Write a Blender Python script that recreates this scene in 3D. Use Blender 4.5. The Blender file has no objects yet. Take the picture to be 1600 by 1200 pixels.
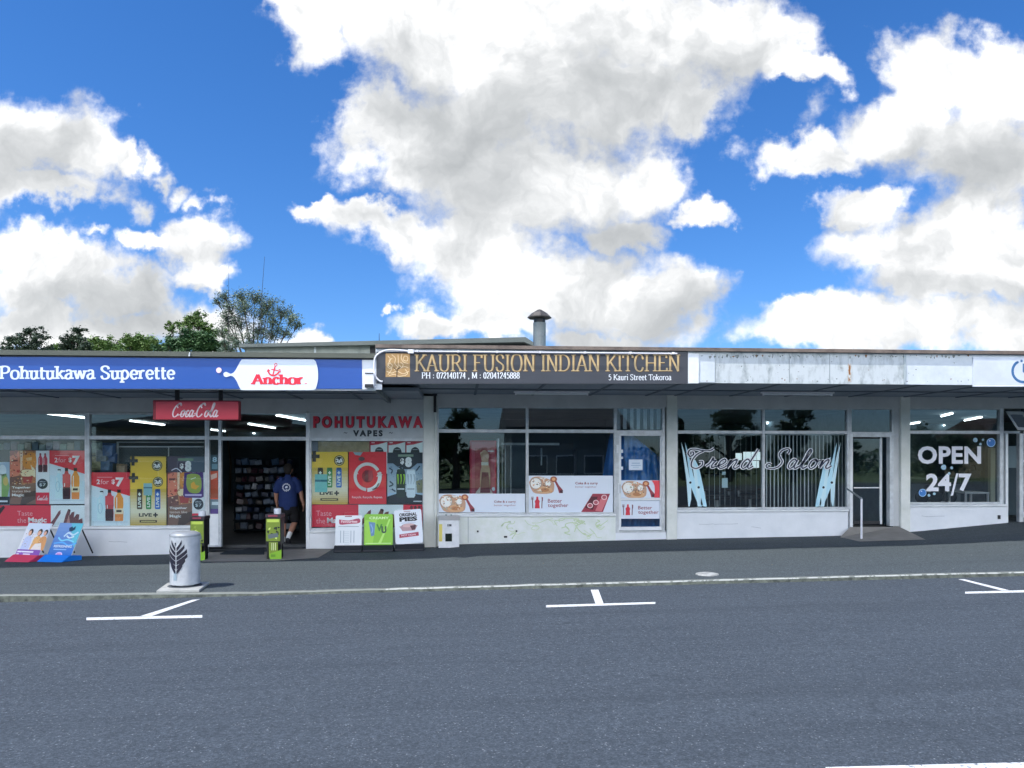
import bpy, math, random
from mathutils import Vector
R = math.radians
SC = bpy.context.scene
COL = SC.collection
# ---------------------------------------------------------------- camera
YAW, FPX, CAMY, EYE = R(4.0), 1200.0, -16.0, 1.8
cd = bpy.data.cameras.new('camera'); cam = bpy.data.objects.new('camera', cd); COL.objects.link(cam)
cam.location = (0, CAMY, EYE); cam.rotation_euler = (R(90), 0, -YAW)
cd.sensor_width = 36; cd.lens = 27; cd.shift_y = 0.075; cd.clip_start = .1; cd.clip_end = 3000
SC.camera = cam
SC.view_settings.view_transform = 'Standard'; SC.view_settings.look = 'None'
SC.view_settings.exposure = 1.25; SC.view_settings.gamma = 1
SC.cycles.transparent_max_bounces = 24
SC.cycles.max_bounces = 8
# ---------------------------------------------------------------- sun
sd = Vector((-.52, -.34, 1.0)).normalized()          # towards the sun
sl = bpy.data.lights.new('sun', 'SUN'); sl.energy = 2.0; sl.angle = R(.5); sl.color = (1, .95, .87)
so = bpy.data.objects.new('sun', sl); COL.objects.link(so)
so.rotation_euler = sd.to_track_quat('Z', 'Y').to_euler()
# ---------------------------------------------------------------- world: sky and cumulus
W = bpy.data.worlds.new("World"); SC.world = W; W.use_nodes = True
nt = W.node_tree; N = nt.nodes; L = nt.links; N.clear()
def node(t, **k):
    n = N.new(t)
    for a, b in k.items(): setattr(n, a, b)
    return n
def setin(n, i, v):
    if hasattr(v, 'is_output') or isinstance(v, bpy.types.NodeSocket): L.new(v, n.inputs[i])
    else: n.inputs[i].default_value = v
def mth(op, a, b=0.0, c=0.0, clamp=False):
    n = node('ShaderNodeMath', operation=op, use_clamp=clamp)
    setin(n, 0, a); setin(n, 1, b); setin(n, 2, c); return n.outputs[0]
def vm(op, a, b=(0, 0, 0), c=(0, 0, 0), out=0):
    n = node('ShaderNodeVectorMath', operation=op)
    setin(n, 0, a)
    if isinstance(b, (int, float)): n.inputs[3].default_value = b
    else: setin(n, 1, b)
    if op == 'MULTIPLY_ADD': setin(n, 2, c)
    return n.outputs[out]
def sstep(v, a, b, lo=0.0, hi=1.0):
    n = node('ShaderNodeMapRange', interpolation_type='SMOOTHSTEP')
    setin(n, 0, v); setin(n, 1, a); setin(n, 2, b); setin(n, 3, lo); setin(n, 4, hi); return n.outputs[0]
def mixc(f, a, b):
    n = node('ShaderNodeMix', data_type='RGBA')
    setin(n, 0, f); setin(n, 6, a); setin(n, 7, b); return n.outputs[2]
sky = node('ShaderNodeTexSky', sky_type='NISHITA'); sky.sun_disc = False
sky.sun_elevation = math.asin(sd.z); sky.sun_rotation = math.atan2(sd.x, sd.y)
sky.air_density = 1.0; sky.dust_density = .3; sky.ozone_density = 3.0
tc = node('ShaderNodeTexCoord')
rot = node('ShaderNodeVectorRotate', rotation_type='Z_AXIS'); L.new(tc.outputs['Generated'], rot.inputs[0]); rot.inputs['Angle'].default_value = YAW
sp = node('ShaderNodeSeparateXYZ'); L.new(rot.outputs[0], sp.inputs[0])
dy = mth('MAXIMUM', mth('ABSOLUTE', sp.outputs[1]), .12)
cu = mth('DIVIDE', sp.outputs[0], dy); cv = mth('DIVIDE', sp.outputs[2], dy)
cmb = node('ShaderNodeCombineXYZ'); L.new(cu, cmb.inputs[0]); L.new(cv, cmb.inputs[1])
P0 = cmb.outputs[0]
def noise(vec, scale, det=5.0, rough=.55, col=False):
    n = node('ShaderNodeTexNoise', noise_dimensions='2D'); L.new(vec, n.inputs['Vector'])
    n.inputs['Scale'].default_value = scale; n.inputs['Detail'].default_value = det; n.inputs['Roughness'].default_value = rough
    return n.outputs['Color' if col else 'Fac']
wv = vm('SUBTRACT', noise(P0, 5.0, 5.0, .6, True), (.5, .5, .5))
wf = vm('SUBTRACT', noise(P0, 21.0, 5.0, .62, True), (.5, .5, .5))
P = vm('MULTIPLY_ADD', wf, (.055, .045, 0), vm('MULTIPLY_ADD', wv, (.16, .12, 0), P0))
def E(x, y, rx, ry, base=None):
    sx, sy = 1200 / rx, 1200 / ry
    q = vm('MULTIPLY_ADD', base or P, (sx, sy, 0), (-(x - 800) / 1200 * sx, -(720 - y) / 1200 * sy, 0))
    return mth('SUBTRACT', 1.0, vm('LENGTH', q, out=1))
wisps = [(240,240,34,62,.62),(265,278,40,56,.62),(300,310,62,40,.62),(330,328,44,30,.6),(210,325,70,54,.6),(610,490,24,18,.5),(120,370,70,24,.75),(1290,120,60,40,.6)]
clouds = wisps + [(470,35,75,65),(600,30,90,70),(650,60,110,110),(800,60,200,140),(1020,50,190,90),(1150,60,100,75),(1225,118,75,28),
 (590,190,75,75),(720,210,170,110),(930,150,200,90),(1080,170,60,45),(640,265,80,50),(830,290,200,95),(1000,280,95,75),(1115,338,60,26),
 (950,365,110,38),(520,325,50,20),(560,338,60,26),(585,352,60,34),(620,372,85,48),(720,395,130,75),(860,450,180,80),(1035,468,90,58),(760,505,110,30),(700,515,80,28),(930,525,150,30),
 (1440,115,80,70),(1540,130,110,60),(1390,195,110,60),(1530,230,160,90),(1275,235,90,38),(1365,325,75,38),(1450,395,150,60),(1560,370,110,120),
 (1520,450,160,45),(1290,520,130,38),(1450,520,200,50),(1640,520,150,60),(1750,200,180,170),
 (40,225,110,80),(130,235,80,62),(60,292,120,36),(-120,250,130,110),(190,235,36,34),
 (310,385,72,48),(225,378,60,22),(20,385,62,46),(80,440,130,52),(180,460,110,52),(325,437,68,30),(100,510,260,42),(480,545,60,22),(-150,450,150,110),
 (1240,505,40,20),(300,520,160,28),
 (-500,300,260,120),(-900,150,300,160),(2150,330,260,120),(2500,150,300,200),(300,-260,260,110),(1200,-330,300,120),(800,-700,400,160)]
F = None
for c in clouds:
    e = E(*c) if len(c) == 4 else mth('SUBTRACT', E(*c[:4]), c[4])
    F = e if F is None else mth('SMOOTH_MAX', F, e, .22)
n1 = noise(P0, 9.0, 9.0, .62)
n2 = noise(P, 26.0, 6.0, .6)
F = mth('ADD', F, mth('MULTIPLY', mth('SUBTRACT', n1, .5), 1.05))
F = mth('ADD', F, mth('MULTIPLY', mth('SUBTRACT', n2, .5), .22))
alpha = mth('POWER', sstep(F, -.2, .40), 1.15)
greys = [(960,120,150,75,.9),(800,215,210,70,.8),(620,120,60,60,.3),(700,300,110,45,.45),(840,345,150,40,.7),(1000,380,90,28,.6),(880,405,110,40,.45),(980,500,150,36,.9),(1060,500,60,30,.5),
 (1530,265,130,60,.9),(1300,245,90,30,.5),(1370,355,70,16,.6),(1500,470,170,26,.8),(1540,400,90,26,.5),(1440,545,160,18,.3),(90,270,120,42,.8),(110,455,160,50,.85),(230,490,80,36,.7),(330,408,75,16,.6),(330,462,60,10,.5),
 (700,185,90,70,.5),(1150,110,80,40,.5)]
G = 0.0
wv2 = vm('MULTIPLY_ADD', wf, (.018, .014, 0), vm('MULTIPLY_ADD', wv, (.13, .10, 0), P0))
for x, y, rx, ry, s in greys:
    g = mth('MULTIPLY', sstep(E(x, y, rx * 1.9, ry * 1.9, wv2), 0.0, 1.0), s)
    G = mth('ADD', G, g)
# billows: noise lit from the upper left
nb = noise(wv2, 8.0, 7.0, .55); nb2 = noise(vm('ADD', wv2, (.018, -.028, 0)), 8.0, 7.0, .55)
emb = mth('MULTIPLY', mth('SUBTRACT', nb2, nb), 2.4)
G = mth('ADD', G, emb)
G = mth('ADD', G, mth('MULTIPLY', mth('SUBTRACT', noise(P0, 3.5, 4.0), .5), .5))
G = mth('ADD', G, sstep(F, .35, 1.1, 0.0, .14))
G = mth('MAXIMUM', G, 0.0)
G = mth('DIVIDE', mth('MULTIPLY', G, 1.25), mth('ADD', mth('MULTIPLY', G, .62), 1.0))
# tone falls from sunlit white to shaded grey by ratio, so the grey comes on gradually
bv = mth('MULTIPLY', 4.5, mth('POWER', .42, G))
# clouds behind the camera are boosted, added fill for the shaded shop fronts
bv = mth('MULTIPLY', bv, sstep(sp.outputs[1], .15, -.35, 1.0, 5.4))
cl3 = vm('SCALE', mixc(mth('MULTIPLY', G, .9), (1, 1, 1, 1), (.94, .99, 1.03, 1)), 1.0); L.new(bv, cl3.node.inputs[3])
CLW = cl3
hs = node('ShaderNodeHueSaturation'); tint = node('ShaderNodeMix', data_type='RGBA', blend_type='MULTIPLY'); setin(tint, 0, 1.0); L.new(sky.outputs[0], tint.inputs[6]); tint.inputs[7].default_value = (.74, .92, 1.22, 1); L.new(tint.outputs[2], hs.inputs['Color']); hs.inputs['Saturation'].default_value = 1.13; hs.inputs['Value'].default_value = .515
hs.inputs['Hue'].default_value = .5
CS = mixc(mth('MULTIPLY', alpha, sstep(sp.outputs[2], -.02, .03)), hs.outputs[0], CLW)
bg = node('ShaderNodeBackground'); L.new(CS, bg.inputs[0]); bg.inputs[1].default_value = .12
wo = node('ShaderNodeOutputWorld'); L.new(bg.outputs[0], wo.inputs[0])
W.cycles.sampling_method = 'MANUAL'; W.cycles.sample_map_resolution = 512
# ---------------------------------------------------------------- pixel helpers: rays through the photograph onto real planes
CA, SA = math.cos(YAW), math.sin(YAW)
def ray(u, v):
    a, b = (u - 800) / FPX, (720 - v) / FPX
    return Vector((SA + CA * a, CA - SA * a, b))
def PY(u, v, y=0.0):
    d = ray(u, v); t = (y - CAMY) / d.y
    return Vector((d.x * t, y, EYE + d.z * t))
def PZ(u, v, z):
    d = ray(u, v); t = (z - EYE) / d.z
    return Vector((d.x * t, CAMY + d.y * t, z))
def X(u, y=0.0): return PY(u, 720, y).x
def Z(v, u, y=0.0): return PY(u, v, y).z
def lerp(tab, x):
    if x <= tab[0][0]: return tab[0][1]
    for (a, b), (c, d) in zip(tab, tab[1:]):
        if x <= c: return b + (d - b) * (x - a) / (c - a)
    return tab[-1][1]
ZW = [(p.x, p.z) for p in (PY(u, v) for u, v in ((-400, 880), (0, 871), (150, 868.5), (290, 865), (410, 859), (500, 857), (600, 856), (680, 854), (720, 849.5), (1040, 842), (1320, 836.5), (1417, 831), (1570, 816), (1640, 812), (1900, 808)))]
YK = -5.3
def zr(x, y=0.0): return .014 * x
ZK = [(p.x, p.z) for p in (PY(u, v, YK) for u, v in ((-600, 945), (0, 930), (400, 926), (800, 914.5), (1200, 904), (1600, 893.5), (2200, 878)))]
def gz(x, y):
    'height of the footpath'
    t = max(0, min(1, y / YK)); t = min(1, t * 1.35)
    return lerp(ZW, x) * (1 - t) + lerp(ZK, x) * t
def G_(u, v):
    z = 0.0
    for _ in range(12):
        p = PZ(u, v, z); z = gz(p.x, p.y) if p.y > YK else zr(p.x)
    return PZ(u, v, z)
# ---------------------------------------------------------------- tags and objects
def tag(o, label=None, cat=None, group=None, kind=None):
    if label: o['label'] = label
    if cat: o['category'] = cat
    if group: o['group'] = group
    if kind: o['kind'] = kind
    return o
def empty(name, loc, label, cat, group=None):
    o = bpy.data.objects.new(name, None); COL.objects.link(o); o.location = loc; o.empty_display_size = .2
    return tag(o, label, cat, group)
def lin(c):
    if isinstance(c, str): c = [int(c[i:i+2], 16) / 255 for i in (0, 2, 4)]
    return [x / 12.92 if x <= .04045 else ((x + .055) / 1.055) ** 2.4 for x in c]
MATS = {}
def mat(name, c, rough=.6, metal=0.0, var=.0, vscale=3.0, c2=None, bump=0.0, bscale=60.0, emit=None, spec=.5, streak=False):
    if name in MATS: return MATS[name]
    m = bpy.data.materials.new(name); m.use_nodes = True; t = m.node_tree; b = t.nodes['Principled BSDF']
    col = lin(c) if (isinstance(c, str)) else list(c)
    b.inputs['Roughness'].default_value = rough; b.inputs['Metallic'].default_value = metal
    b.inputs['Specular IOR Level'].default_value = spec
    b.inputs['Base Color'].default_value = (*col, 1)
    if var or bump:
        g = t.nodes.new('ShaderNodeNewGeometry')
        mp = t.nodes.new('ShaderNodeMapping'); t.links.new(g.outputs['Position'], mp.inputs[0])
        if streak: mp.inputs['Scale'].default_value = (1, 1, .15)
    if var:
        n = t.nodes.new('ShaderNodeTexNoise'); n.inputs['Scale'].default_value = vscale; n.inputs['Detail'].default_value = 6; n.inputs['Roughness'].default_value = .65
        t.links.new(mp.outputs[0], n.inputs['Vector'])
        r = t.nodes.new('ShaderNodeMapRange'); r.inputs[1].default_value = .35; r.inputs[2].default_value = .7
        t.links.new(n.outputs['Fac'], r.inputs[0])
        mx = t.nodes.new('ShaderNodeMix'); mx.data_type = 'RGBA'
        d = lin(c2) if c2 else [x * (1 - var) for x in col]
        mx.inputs[6].default_value = (*col, 1); mx.inputs[7].default_value = (*d, 1)
        mu = t.nodes.new('ShaderNodeMath'); mu.operation = 'MULTIPLY'; mu.inputs[1].default_value = 1.0 if not c2 else var
        t.links.new(r.outputs[0], mu.inputs[0]); t.links.new(mu.outputs[0], mx.inputs[0]); t.links.new(mx.outputs[2], b.inputs['Base Color'])
        r2 = t.nodes.new('ShaderNodeMapRange'); r2.inputs[3].default_value = rough - .08; r2.inputs[4].default_value = min(1, rough + .1)
        t.links.new(n.outputs['Fac'], r2.inputs[0]); t.links.new(r2.outputs[0], b.inputs['Roughness'])
    if bump:
        n = t.nodes.new('ShaderNodeTexNoise'); n.inputs['Scale'].default_value = bscale; n.inputs['Detail'].default_value = 4
        t.links.new(mp.outputs[0], n.inputs['Vector'])
        bp = t.nodes.new('ShaderNodeBump'); bp.inputs['Strength'].default_value = bump; bp.inputs['Distance'].default_value = .01
        t.links.new(n.outputs['Fac'], bp.inputs['Height']); t.links.new(bp.outputs[0], b.inputs['Normal'])
    if emit:
        b.inputs['Emission Color'].default_value = (*lin(emit[0]), 1); b.inputs['Emission Strength'].default_value = emit[1]
    MATS[name] = m; return m
def C(hexs, rough=.5):
    'plain printed colour'
    c = lin(hexs); k = min(1.3, .92 / max(c)) if max(c) > .12 else 1
    return mat('print_' + hexs, tuple(x * k for x in c), rough)
class MB:
    def __init__(s): s.v = []; s.f = []; s.m = []; s.ms = []
    def mi(s, m):
        if m not in s.ms: s.ms.append(m)
        return s.ms.index(m)
    def face(s, pts, m):
        n = len(s.v); s.v += [tuple(p) for p in pts]; s.f.append(tuple(range(n, n + len(pts)))); s.m.append(s.mi(m)); return s
    def raw(s, vs, fs, m):
        n = len(s.v); s.v += [tuple(p) for p in vs]; i = s.mi(m)
        for f in fs: s.f.append(tuple(n + k for k in f)); s.m.append(i)
        return s
    def box(s, x0, x1, y0, y1, z0, z1, m, z2=None, z3=None):
        'z2/z3: bottom/top height at x1 when different'
        a = z0 if z2 is None else z2; b = z1 if z3 is None else z3
        if x1 < x0: x0, x1 = x1, x0
        vs = [(x0,y0,z0),(x1,y0,a),(x1,y1,a),(x0,y1,z0),(x0,y0,z1),(x1,y0,b),(x1,y1,b),(x0,y1,z1)]
        return s.raw(vs, [(0,3,2,1),(4,5,6,7),(0,1,5,4),(1,2,6,5),(2,3,7,6),(3,0,4,7)], m)
    def pbox(s, u0, v0, u1, v1, y0, y1, m):
        um = (u0 + u1) / 2
        return s.box(X(u0, y0), X(u1, y0), y0, y1, Z(v1, um, y0), Z(v0, um, y0), m)
    def prism(s, pts, d, m):
        'polygon pts (3D) extruded along vector d'
        n = len(pts); d = Vector(d); vs = [Vector(p) for p in pts]; vs += [p + d for p in vs]
        fs = [tuple(range(n))[::-1], tuple(range(n, 2 * n))] + [(i, (i + 1) % n, n + (i + 1) % n, n + i) for i in range(n)]
        return s.raw(vs, fs, m)
    def tube(s, pts, r, m, n=8, cap=True):
        pts = [Vector(p) for p in pts]; rs = r if isinstance(r, (list, tuple)) else [r] * len(pts)
        vs = []; fs = []; up = None
        for i, p in enumerate(pts):
            t = (pts[min(i + 1, len(pts) - 1)] - pts[max(i - 1, 0)]).normalized()
            if up is None: up = Vector((0, 0, 1)) if abs(t.z) < .9 else Vector((0, -1, 0))
            a = t.cross(up); a = a.normalized() if a.length > 1e-6 else Vector((1, 0, 0)); b = a.cross(t).normalized(); up = b
            rr = rs[i] if isinstance(rs[i], (tuple, list)) else (rs[i], rs[i])
            for k in range(n):
                th = 2 * math.pi * k / n; vs.append(p + a * math.cos(th) * rr[0] + b * math.sin(th) * rr[1])
        for i in range(len(pts) - 1):
            for k in range(n):
                k2 = (k + 1) % n; fs.append((i*n+k, i*n+k2, (i+1)*n+k2, (i+1)*n+k))
        if cap: fs += [tuple(range(n))[::-1], tuple(range((len(pts)-1)*n, len(pts)*n))]
        return s.raw(vs, fs, m)
    def lathe(s, prof, c, m, n=32, ax='z'):
        vs = []; fs = []
        for r, h in prof:
            for k in range(n):
                th = 2 * math.pi * k / n; vs.append((c[0] + r*math.cos(th), c[1] + r*math.sin(th), c[2] + h) if ax == 'z' else (c[0] + r*math.cos(th), c[1] + h, c[2] + r*math.sin(th)))
        for i in range(len(prof) - 1):
            for k in range(n):
                k2 = (k + 1) % n; fs.append((i*n+k, i*n+k2, (i+1)*n+k2, (i+1)*n+k))
        fs += [tuple(range(n))[::-1], tuple(range((len(prof)-1)*n, len(prof)*n))]
        return s.raw(vs, fs, m)
    def ball(s, c, r, m, n=12):
        rx, ry, rz = r if isinstance(r, tuple) else (r, r, r)
        vs = []; fs = []
        for i in range(n + 1):
            ph = math.pi * i / n
            for k in range(n * 2):
                th = math.pi * k / n; vs.append((c[0] + rx*math.sin(ph)*math.cos(th), c[1] + ry*math.sin(ph)*math.sin(th), c[2] + rz*math.cos(ph)))
        w = n * 2
        for i in range(n):
            for k in range(w): fs.append((i*w+k, (i+1)*w+k, (i+1)*w+(k+1) % w, i*w+(k+1) % w))
        return s.raw(vs, fs, m)
    def build(s, name, parent=None, smooth=False, bevel=0.0, label=None, cat=None, group=None, kind=None, origin=None):
        me = bpy.data.meshes.new(name); o = bpy.data.objects.new(name, me); COL.objects.link(o)
        off = Vector((0, 0, 0))
        if parent is not None:
            p = parent
            while p: off += p.location; p = p.parent
        elif origin is not None: off = Vector(origin)
        elif kind != 'structure' and s.v:
            off = Vector(((min(v[0] for v in s.v) + max(v[0] for v in s.v)) / 2, (min(v[1] for v in s.v) + max(v[1] for v in s.v)) / 2, min(v[2] for v in s.v)))
        me.from_pydata([tuple(Vector(v) - off) for v in s.v], [], s.f)
        for m in s.ms: me.materials.append(m)
        me.polygons.foreach_set('material_index', s.m)
        if smooth: me.polygons.foreach_set('use_smooth', [True] * len(me.polygons))
        me.update()
        if parent is not None: o.parent = parent
        else: o.location = off
        if bevel:
            b = o.modifiers.new('bevel', 'BEVEL'); b.width = bevel; b.segments = 2; b.limit_method = 'ANGLE'
        if smooth == 'angle':
            me.polygons.foreach_set('use_smooth', [True] * len(me.polygons))
            e = o.modifiers.new('edge', 'EDGE_SPLIT'); e.split_angle = R(40)
        return tag(o, label, cat, group, kind)
def seto(o, loc):
    'give a built child no offset trouble: unused'
    return o
# ---------------------------------------------------------------- printing: flat artwork laid on a plane
_tc = {}
def glyphs(text, bold=0.0, space=1.0, res=3):
    k = (text, bold, space)
    if k in _tc: return _tc[k]
    cu_ = bpy.data.curves.new('t', 'FONT'); cu_.body = text; cu_.offset = bold; cu_.space_character = space; cu_.resolution_u = res
    ob = bpy.data.objects.new('t', cu_); COL.objects.link(ob)
    dg = bpy.context.evaluated_depsgraph_get(); dg.update()
    me = bpy.data.meshes.new_from_object(ob.evaluated_get(dg))
    vs = [(v.co.x, v.co.y) for v in me.vertices]; fs = [tuple(p.vertices) for p in me.polygons]
    bpy.data.objects.remove(ob); bpy.data.meshes.remove(me); bpy.data.curves.remove(cu_)
    _tc[k] = (vs, fs); return _tc[k]
def catmull(pts, n=6, closed=False):
    out = []; P_ = list(pts)
    P_ = [P_[-2]] + P_ + [P_[1]] if closed else [(2*P_[0][0]-P_[1][0], 2*P_[0][1]-P_[1][1])] + P_ + [(2*P_[-1][0]-P_[-2][0], 2*P_[-1][1]-P_[-2][1])]
    for i in range(1, len(P_) - 2):
        p0, p1, p2, p3 = P_[i-1:i+3]
        for k in range(n):
            t = k / n
            out.append(tuple(.5*((2*p1[j])+(-p0[j]+p2[j])*t+(2*p0[j]-5*p1[j]+4*p2[j]-p3[j])*t*t+(-p0[j]+3*p1[j]-3*p2[j]+p3[j])*t**3) for j in (0, 1)))
    out.append(P_[-2]); return out
def ribbon(pts, wf):
    'quads of a pen stroke: wf(dx,dy)->width'
    L_, R_ = [], []
    for i, p in enumerate(pts):
        a = pts[max(i-1, 0)]; b = pts[min(i+1, len(pts)-1)]
        dx, dy = b[0]-a[0], b[1]-a[1]; l = math.hypot(dx, dy) or 1; dx /= l; dy /= l
        w = wf(dx, dy, i / max(1, len(pts)-1)) / 2
        L_.append((p[0]-dy*w, p[1]+dx*w)); R_.append((p[0]+dy*w, p[1]-dx*w))
    vs = L_ + R_; n = len(pts)
    return vs, [(n+i, n+i+1, i+1, i) for i in range(n-1)]
def ell_pts(cx, cy, rx, ry, n=28, a0=0, a1=360):
    return [(cx + rx*math.cos(R(a0+(a1-a0)*i/n)), cy + ry*math.sin(R(a0+(a1-a0)*i/n))) for i in range(n + (a1-a0 != 360))]
# serif stroke alphabet: width, strokes (l straight / c curve), serif spots
S5 = lambda dx=0: None
SF = {
'K': (.8, [('l',(.15,0),(.15,1)),('l',(.7,1),(.17,.42)),('l',(.33,.58),(.76,0))], [(.15,0),(.15,1),(.7,1),(.76,0)]),
'A': (.8, [('l',(.4,1),(.06,0)),('l',(.4,1),(.72,0)),('l',(.18,.34),(.6,.34))], [(.06,0),(.72,0)]),
'U': (.85, [('c',(.15,1),(.15,.35),(.22,.08),(.43,0),(.63,.08),(.7,.35),(.7,1))], [(.15,1),(.7,1)]),
'R': (.8, [('l',(.15,0),(.15,1)),('c',(.15,.98),(.45,.98),(.6,.88),(.62,.74),(.57,.6),(.42,.5),(.15,.5)),('l',(.4,.5),(.75,0))], [(.15,0),(.15,1),(.75,0)]),
'I': (.34, [('l',(.17,0),(.17,1))], [(.17,0),(.17,1)]),
'F': (.68, [('l',(.15,0),(.15,1)),('l',(.15,.97),(.62,.97)),('l',(.15,.52),(.5,.52)),('l',(.62,.99),(.62,.8))], [(.15,0),(.15,1)]),
'S': (.66, [('c',(.56,.76),(.5,.93),(.32,1),(.14,.92),(.1,.75),(.2,.6),(.42,.46),(.55,.32),(.52,.1),(.34,0),(.16,.04),(.07,.25))], []),
'O': (.88, [('c',(.44,1),(.2,.92),(.09,.5),(.2,.08),(.44,0),(.68,.08),(.79,.5),(.68,.92),(.44,1))], []),
'N': (.84, [('l',(.14,0),(.14,1)),('l',(.14,1),(.7,0)),('l',(.7,0),(.7,1))], [(.14,0),(.14,1),(.7,1)]),
'D': (.86, [('l',(.15,0),(.15,1)),('c',(.15,.98),(.42,.97),(.66,.82),(.75,.5),(.66,.18),(.42,.03),(.15,.02))], [(.15,0),(.15,1)]),
'T': (.74, [('l',(.37,0),(.37,1)),('l',(.04,.97),(.7,.97)),('l',(.04,.99),(.04,.8)),('l',(.7,.99),(.7,.8))], [(.37,0)]),
'C': (.76, [('c',(.67,.72),(.6,.92),(.42,1),(.2,.88),(.1,.5),(.2,.12),(.42,0),(.58,.05),(.68,.24))], []),
'H': (.88, [('l',(.15,0),(.15,1)),('l',(.73,0),(.73,1)),('l',(.15,.5),(.73,.5))], [(.15,0),(.15,1),(.73,0),(.73,1)]),
'E': (.72, [('l',(.15,0),(.15,1)),('l',(.15,.97),(.62,.97)),('l',(.15,.52),(.5,.52)),('l',(.15,.03),(.66,.03)),('l',(.62,.99),(.62,.8)),('l',(.66,.01),(.66,.2))], [(.15,0),(.15,1)]),
'P': (.72, [('l',(.15,0),(.15,1)),('c',(.15,.98),(.44,.98),(.6,.88),(.63,.72),(.58,.56),(.42,.46),(.15,.46))], [(.15,0),(.15,1)]),
'M': (1.0, [('l',(.14,0),(.14,1)),('l',(.14,1),(.5,.1)),('l',(.5,.1),(.86,1)),('l',(.86,1),(.86,0))], [(.14,0),(.86,0),(.14,1),(.86,1)]),
'a': (.58, [('c',(.1,.58),(.22,.68),(.38,.66),(.43,.5),(.43,.02)),('c',(.43,.42),(.22,.38),(.08,.22),(.14,.03),(.3,.02),(.43,.16))], [(.46,0)]),
'c': (.52, [('c',(.46,.52),(.36,.68),(.18,.62),(.08,.34),(.18,.05),(.34,0),(.48,.14))], []),
'e': (.56, [('c',(.1,.36),(.46,.37),(.44,.58),(.29,.68),(.14,.58),(.08,.33),(.17,.06),(.33,0),(.48,.12))], []),
'h': (.64, [('l',(.14,0),(.14,1)),('c',(.14,.46),(.26,.64),(.4,.64),(.5,.5),(.5,0))], [(.14,0),(.5,0),(.1,1)]),
'n': (.64, [('l',(.14,0),(.14,.66)),('c',(.14,.46),(.26,.64),(.4,.64),(.5,.5),(.5,0))], [(.14,0),(.5,0),(.1,.66)]),
'i': (.3, [('l',(.15,0),(.15,.66)),('l',(.15,.86),(.15,.98))], [(.15,0),(.11,.66)]),
'k': (.62, [('l',(.14,0),(.14,1)),('l',(.5,.66),(.16,.28)),('l',(.26,.4),(.54,0))], [(.14,0),(.5,.66),(.54,0),(.1,1)]),
'o': (.62, [('c',(.31,.67),(.13,.58),(.07,.33),(.13,.08),(.31,0),(.49,.08),(.55,.33),(.49,.58),(.31,.67))], []),
'p': (.64, [('l',(.14,-.3),(.14,.66)),('c',(.14,.5),(.27,.67),(.44,.6),(.54,.33),(.44,.06),(.27,0),(.14,.14))], [(.14,-.3),(.1,.66)]),
'r': (.48, [('l',(.14,0),(.14,.66)),('c',(.14,.42),(.22,.6),(.32,.66),(.42,.6))], [(.14,0),(.1,.66)]),
's': (.48, [('c',(.4,.52),(.34,.65),(.2,.66),(.09,.54),(.16,.4),(.34,.3),(.4,.16),(.3,.01),(.16,.01),(.07,.14))], []),
't': (.42, [('c',(.17,.9),(.17,.14),(.24,.01),(.38,.06)),('l',(.04,.63),(.38,.63))], []),
'u': (.64, [('c',(.14,.66),(.14,.16),(.22,.01),(.36,.02),(.48,.18)),('l',(.48,.66),(.48,0))], [(.1,.66),(.44,.66),(.52,0)]),
'w': (.86, [('l',(.08,.66),(.26,0)),('l',(.26,0),(.43,.66)),('l',(.43,.66),(.6,0)),('l',(.6,0),(.78,.66))], [(.08,.66),(.78,.66)]),
'1': (.5, [('l',(.26,0),(.26,1)),('l',(.26,1),(.1,.82))], [(.26,0)]),
'0': (.6, [('c',(.3,1),(.15,.88),(.09,.5),(.15,.12),(.3,0),(.45,.12),(.51,.5),(.45,.88),(.3,1))], []),
'7': (.56, [('l',(.06,.96),(.5,.96)),('l',(.5,.96),(.22,0)),('l',(.06,.98),(.06,.8))], []),
'2': (.58, [('c',(.1,.74),(.16,.94),(.32,1),(.48,.86),(.44,.62),(.24,.32),(.08,.03)),('l',(.08,.04),(.52,.04))], []),
'4': (.6, [('l',(.4,0),(.4,1)),('l',(.4,1),(.05,.3)),('l',(.05,.28),(.55,.28))], [(.4,0)]),
'5': (.56, [('l',(.14,.96),(.48,.96)),('l',(.14,.96),(.12,.54)),('c',(.12,.54),(.3,.62),(.46,.5),(.48,.26),(.38,.04),(.2,0),(.07,.14))], []),
'8': (.58, [('c',(.29,1),(.13,.9),(.13,.64),(.29,.53),(.45,.64),(.45,.9),(.29,1)),('c',(.29,.53),(.1,.4),(.1,.12),(.29,0),(.48,.12),(.48,.4),(.29,.53))], []),
':': (.3, [('l',(.15,.04),(.15,.16)),('l',(.15,.5),(.15,.62))], []),
',': (.3, [('l',(.17,.1),(.1,-.16))], []),
' ': (.34, [], []),
}
def serif_text(text, thick, thin, serif=.1, track=0.0):
    'returns list of (verts, faces) strokes in em units and total width'
    x = 0; out = []
    for ch in text:
        w, st, sr = SF[ch]
        for s in st:
            pts = list(s[1:])
            if s[0] == 'c': pts = catmull(pts, 5)
            pts = [(x + a, b) for a, b in pts]
            out.append(ribbon(pts, lambda dx, dy, t: thin + (thick - thin) * abs(dy) ** 1.3))
        for a, b in sr:
            h = thin * 1.0; yy = b + (h/2 if b < .3 else -h/2)
            out.append(([(x+a-serif-thick/2, yy-h/2), (x+a+serif+thick/2, yy-h/2), (x+a+serif+thick/2, yy+h/2), (x+a-serif-thick/2, yy+h/2)], [(0,1,2,3)]))
        x += w + track
    return out, x - track
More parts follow.
